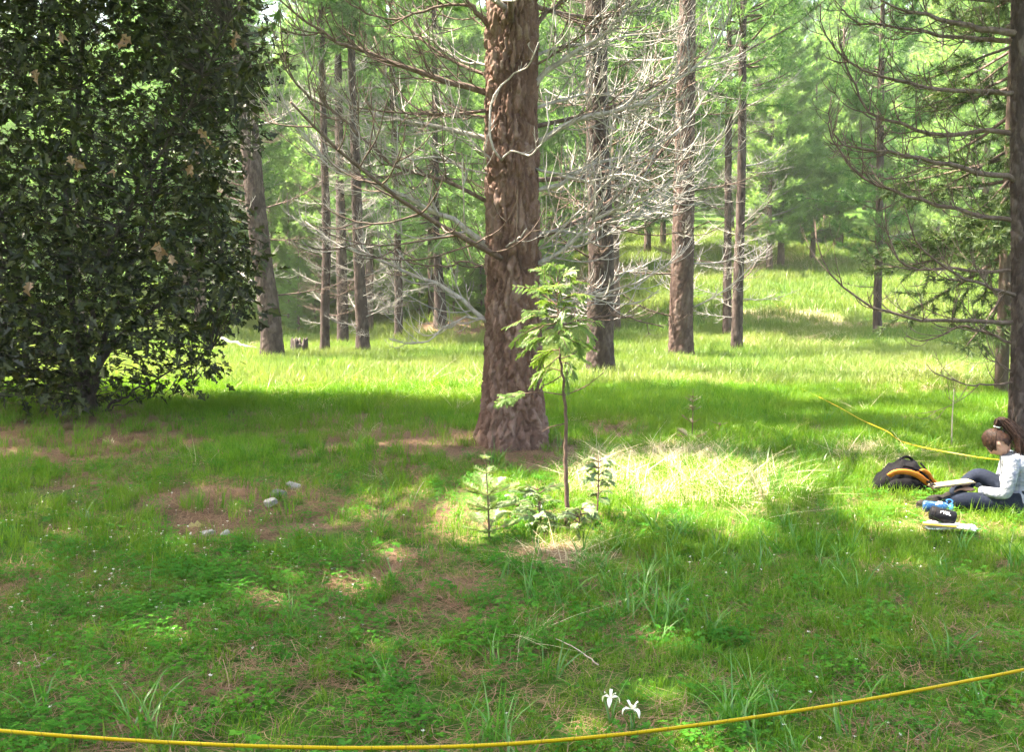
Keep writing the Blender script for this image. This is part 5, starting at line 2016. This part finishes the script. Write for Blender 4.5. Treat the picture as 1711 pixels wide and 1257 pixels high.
s1 = pack_strap([(1488, 797, -.17), (1497, 791, -.19), (1512, 790, -.20), (1530, 795, -.20), (1545, 806, -.19), (1560, 818, -.17)], .042, 'shoulder_strap', 'orange')
s2 = pack_strap([(1530, 793, -.185), (1540, 789, -.17), (1547, 793, -.16), (1553, 803, -.16), (1562, 812, -.15)], .036, 'shoulder_strap', 'orange')
pack_strap([(1510, 781, -.17), (1524, 784, -.185), (1537, 791, -.19), (1546, 801, -.18)], .018, 'webbing', 'pack', 0.006)
pack_strap([(1536, 776, -.10), (1545, 788, -.14), (1551, 802, -.16), (1556, 812, -.16)], .016, 'webbing', 'pack', 0.006)
pack_strap([(1505, 772, -.02), (1511, 767, -.02), (1518, 767, -.02), (1524, 772, -.02)], .02, 'carry_handle', 'pack', 0.008)
bk = box_mesh('buckle', (.03, .012, .022), M['shoe'], 0.004)
link('buckle', bk, pack, tuple(px_on_pack(1548, 806, -.205)))

# ------------------------------------------------------------------ blue bottle
def glassy(name, col, rough=0.15):
    m, nt, out = nodes_of(name)
    b = N(nt, 'ShaderNodeBsdfPrincipled')
    f = noise(nt, 20, 2)
    c = ramp(nt, f, [(0.2, tuple(x * 0.9 for x in col)), (0.8, col)])
    nt.links.new(c, b.inputs['Base Color'])
    b.inputs['Roughness'].default_value = rough
    b.inputs['Transmission Weight'].default_value = 0.55
    b.inputs['IOR'].default_value = 1.35
    nt.links.new(b.outputs[0], out.inputs[0])
    return m


def lathe(profile, seg, mat, name):
    m1 = MB()
    a = np.arange(seg) / seg * 2 * math.pi
    V = np.concatenate([np.stack([np.full(seg, x), r_ * np.cos(a), r_ * np.sin(a)], 1) for x, r_ in profile])
    n = len(profile)
    i = (np.arange(n - 1)[:, None] * seg + np.arange(seg)[None]).ravel()
    j = (np.arange(n - 1)[:, None] * seg + (np.arange(seg)[None] + 1) % seg).ravel()
    m1.add(V, np.stack([i, i + seg, j + seg, j], 1))
    return m1.mesh(name, mat)


M['blue_plastic'] = glassy('blue_plastic', (0.015, 0.09, 0.25))
M['blue_cap'] = solid('blue_cap', (0.02, 0.13, 0.33), 0.4)
bb = at(1566, 862)
bottle = thing('water_bottle', 'translucent blue water bottle lying beside the backpack', 'bottle', (bb[0], bb[1], bb[2] + 0.062), R(-20))
link('body', lathe([(-.105, .001), (-.105, .03), (-.10, .042), (-.09, .045), (-.03, .045), (-.028, .043), (-.012, .043), (-.01, .045), (.05, .045), (.068, .04), (.078, .03), (.08, .028), (.08, .001)], 32, M['blue_plastic'], 'body'), bottle)
cp_ = link('cap', lathe([(.082, .001), (.082, .0325), (.085, .034), (.105, .034), (.108, .031), (.108, .001)], 32, M['blue_cap'], 'cap'), bottle)
m1 = MB()
add_tube(m1, resample([np.array(p) for p in [(.09, 0, .034), (.105, .005, .05), (.085, .01, .064), (.06, .008, .056), (.07, .002, .042)]], 16), .0045, 6)
m1.build('cap_loop', M['blue_cap'], cp_)
M['glint_white'] = solid('bottle_glint', (0.75, 0.78, 0.8), 0.4)  # white patch on the bottle's upper side, a highlight painted in as colour
pa = MB()
ga = np.linspace(0.9, 2.2, 8)
pa.add(np.concatenate([np.stack([np.full(8, x), -.0458 * np.cos(ga), .0458 * np.sin(ga)], 1) for x in (.0, .03)]), [[i, i + 1, i + 9, i + 8] for i in range(7)])
pa.build('print', M['glint_white'], bottle)

# ------------------------------------------------------------------ black case on papers
pp = at(1586, 893)
sheet = thing('paper_sleeve', 'white papers in a clear sleeve in the grass, under the black case', 'papers', (pp[0], pp[1], pp[2] + 0.05), R(-18))
for k in range(4):
    n_ = 9
    u, v_ = np.meshgrid(np.linspace(-.5, .5, n_), np.linspace(-.5, .5, n_))
    zz_ = 0.012 * np.sin(u * 5 + k) + 0.01 * np.sin(v_ * 6 + 2 * k) + 0.004 * k
    P_ = np.stack([u.ravel() * .30 + .01 * k, v_.ravel() * .21 + .006 * k, zz_.ravel()], 1)
    i = (np.arange(n_ - 1)[:, None] * n_ + np.arange(n_ - 1)[None]).ravel()
    m1 = MB()
    m1.add(P_, np.stack([i, i + 1, i + 1 + n_, i + n_], 1))
    o = m1.build('sheet', M['paper'], sheet)
    o.rotation_euler = (R(-6), 0, R(6 * k - 8))
    sd_ = o.modifiers.new('thickness', 'SOLIDIFY')
    sd_.thickness = 0.0012
py_ = at(1562, 893)
padt = thing('notepad', 'yellow notepad half under the black case', 'notepad', (py_[0] + .02, py_[1] - .02, py_[2] + 0.07), R(-22))
padt.rotation_euler = (R(-8), 0, R(-22))
link('pad', box_mesh('pad', (.21, .14, .012), M['yellow_pad'], 0.002), padt)
link('backing', box_mesh('backing', (.213, .143, .003), M['board'], 0.0008, 1), padt, (0, 0, -.0085))
link('top_sheet', box_mesh('top_sheet', (.207, .137, .0012), M['manila'], 0.0003, 1), padt, (.002, .001, .0074))

M['case'] = solid('black_case', (0.008, 0.008, 0.010), 0.6, (70, 0.3), 0.2, 30, spec=0.1)
cpos = (py_[0] + .045, py_[1] - .01, py_[2] + 0.13)
case = thing('carry_case', 'black rounded case with white lettering resting on the notepad', 'case', cpos, R(-20))
case.rotation_euler = (0, R(12), R(-20))
link('body', lathe([(-.085, .001), (-.085, .03), (-.08, .043), (-.07, .049), (.07, .049), (.08, .043), (.085, .03), (.085, .001)], 32, M['case'], 'body'), case)
link('seam', lathe([(-.004, .0497), (-.003, .0508), (.003, .0508), (.004, .0497)], 32, M['shoe'], 'seam'), case, (-.055, 0, 0))
cu = bpy.data.curves.new('lettering', 'FONT')
cu.body = 'rYBL'
cu.size = 0.034
cu.align_x = 'CENTER'
cu.align_y = 'CENTER'
cu.extrude = 0.0006
to = bpy.data.objects.new('lettering', cu)
COL.objects.link(to)
tm = bpy.data.meshes.new_from_object(to.evaluated_get(bpy.context.evaluated_depsgraph_get()))
bpy.data.objects.remove(to)
V = np.array([v.co[:] for v in tm.vertices])
rad_ = .0495 + V[:, 2]
an = V[:, 1] / .0495 + R(38)                 # wrapped round the camera-facing side
V2 = np.stack([V[:, 0] + .01, -rad_ * np.cos(an), rad_ * np.sin(an)], 1)
tm.vertices.foreach_set('co', V2.astype(np.float32).ravel())
tm.materials.clear()
tm.materials.append(M['white_plastic'])
link('lettering', tm, case)

# ------------------------------------------------------------------ light haze in the wood
zb_, zt_ = -1.5, 60.0
bm = bmesh.new()
bmesh.ops.create_cube(bm, size=1)
for v in bm.verts:
    v.co = (v.co.x * 540, 180 + v.co.y * 500, (zb_ + zt_) / 2 + v.co.z * (zt_ - zb_))
hz_me = bpy.data.meshes.new('haze')
bm.to_mesh(hz_me)
bm.free()
hm_, nt_h, out_h = nodes_of('haze')
pv = N(nt_h, 'ShaderNodeVolumePrincipled')
pv.inputs['Color'].default_value = (0.93, 0.95, 0.88, 1)
pv.inputs['Density'].default_value = 0.0007
pv.inputs['Anisotropy'].default_value = 0.3
nt_h.links.new(pv.outputs[0], out_h.inputs['Volume'])
hz_me.materials.append(hm_)
haze = stuff(link('haze', hz_me), 'faint pale haze among the far trees', 'haze')
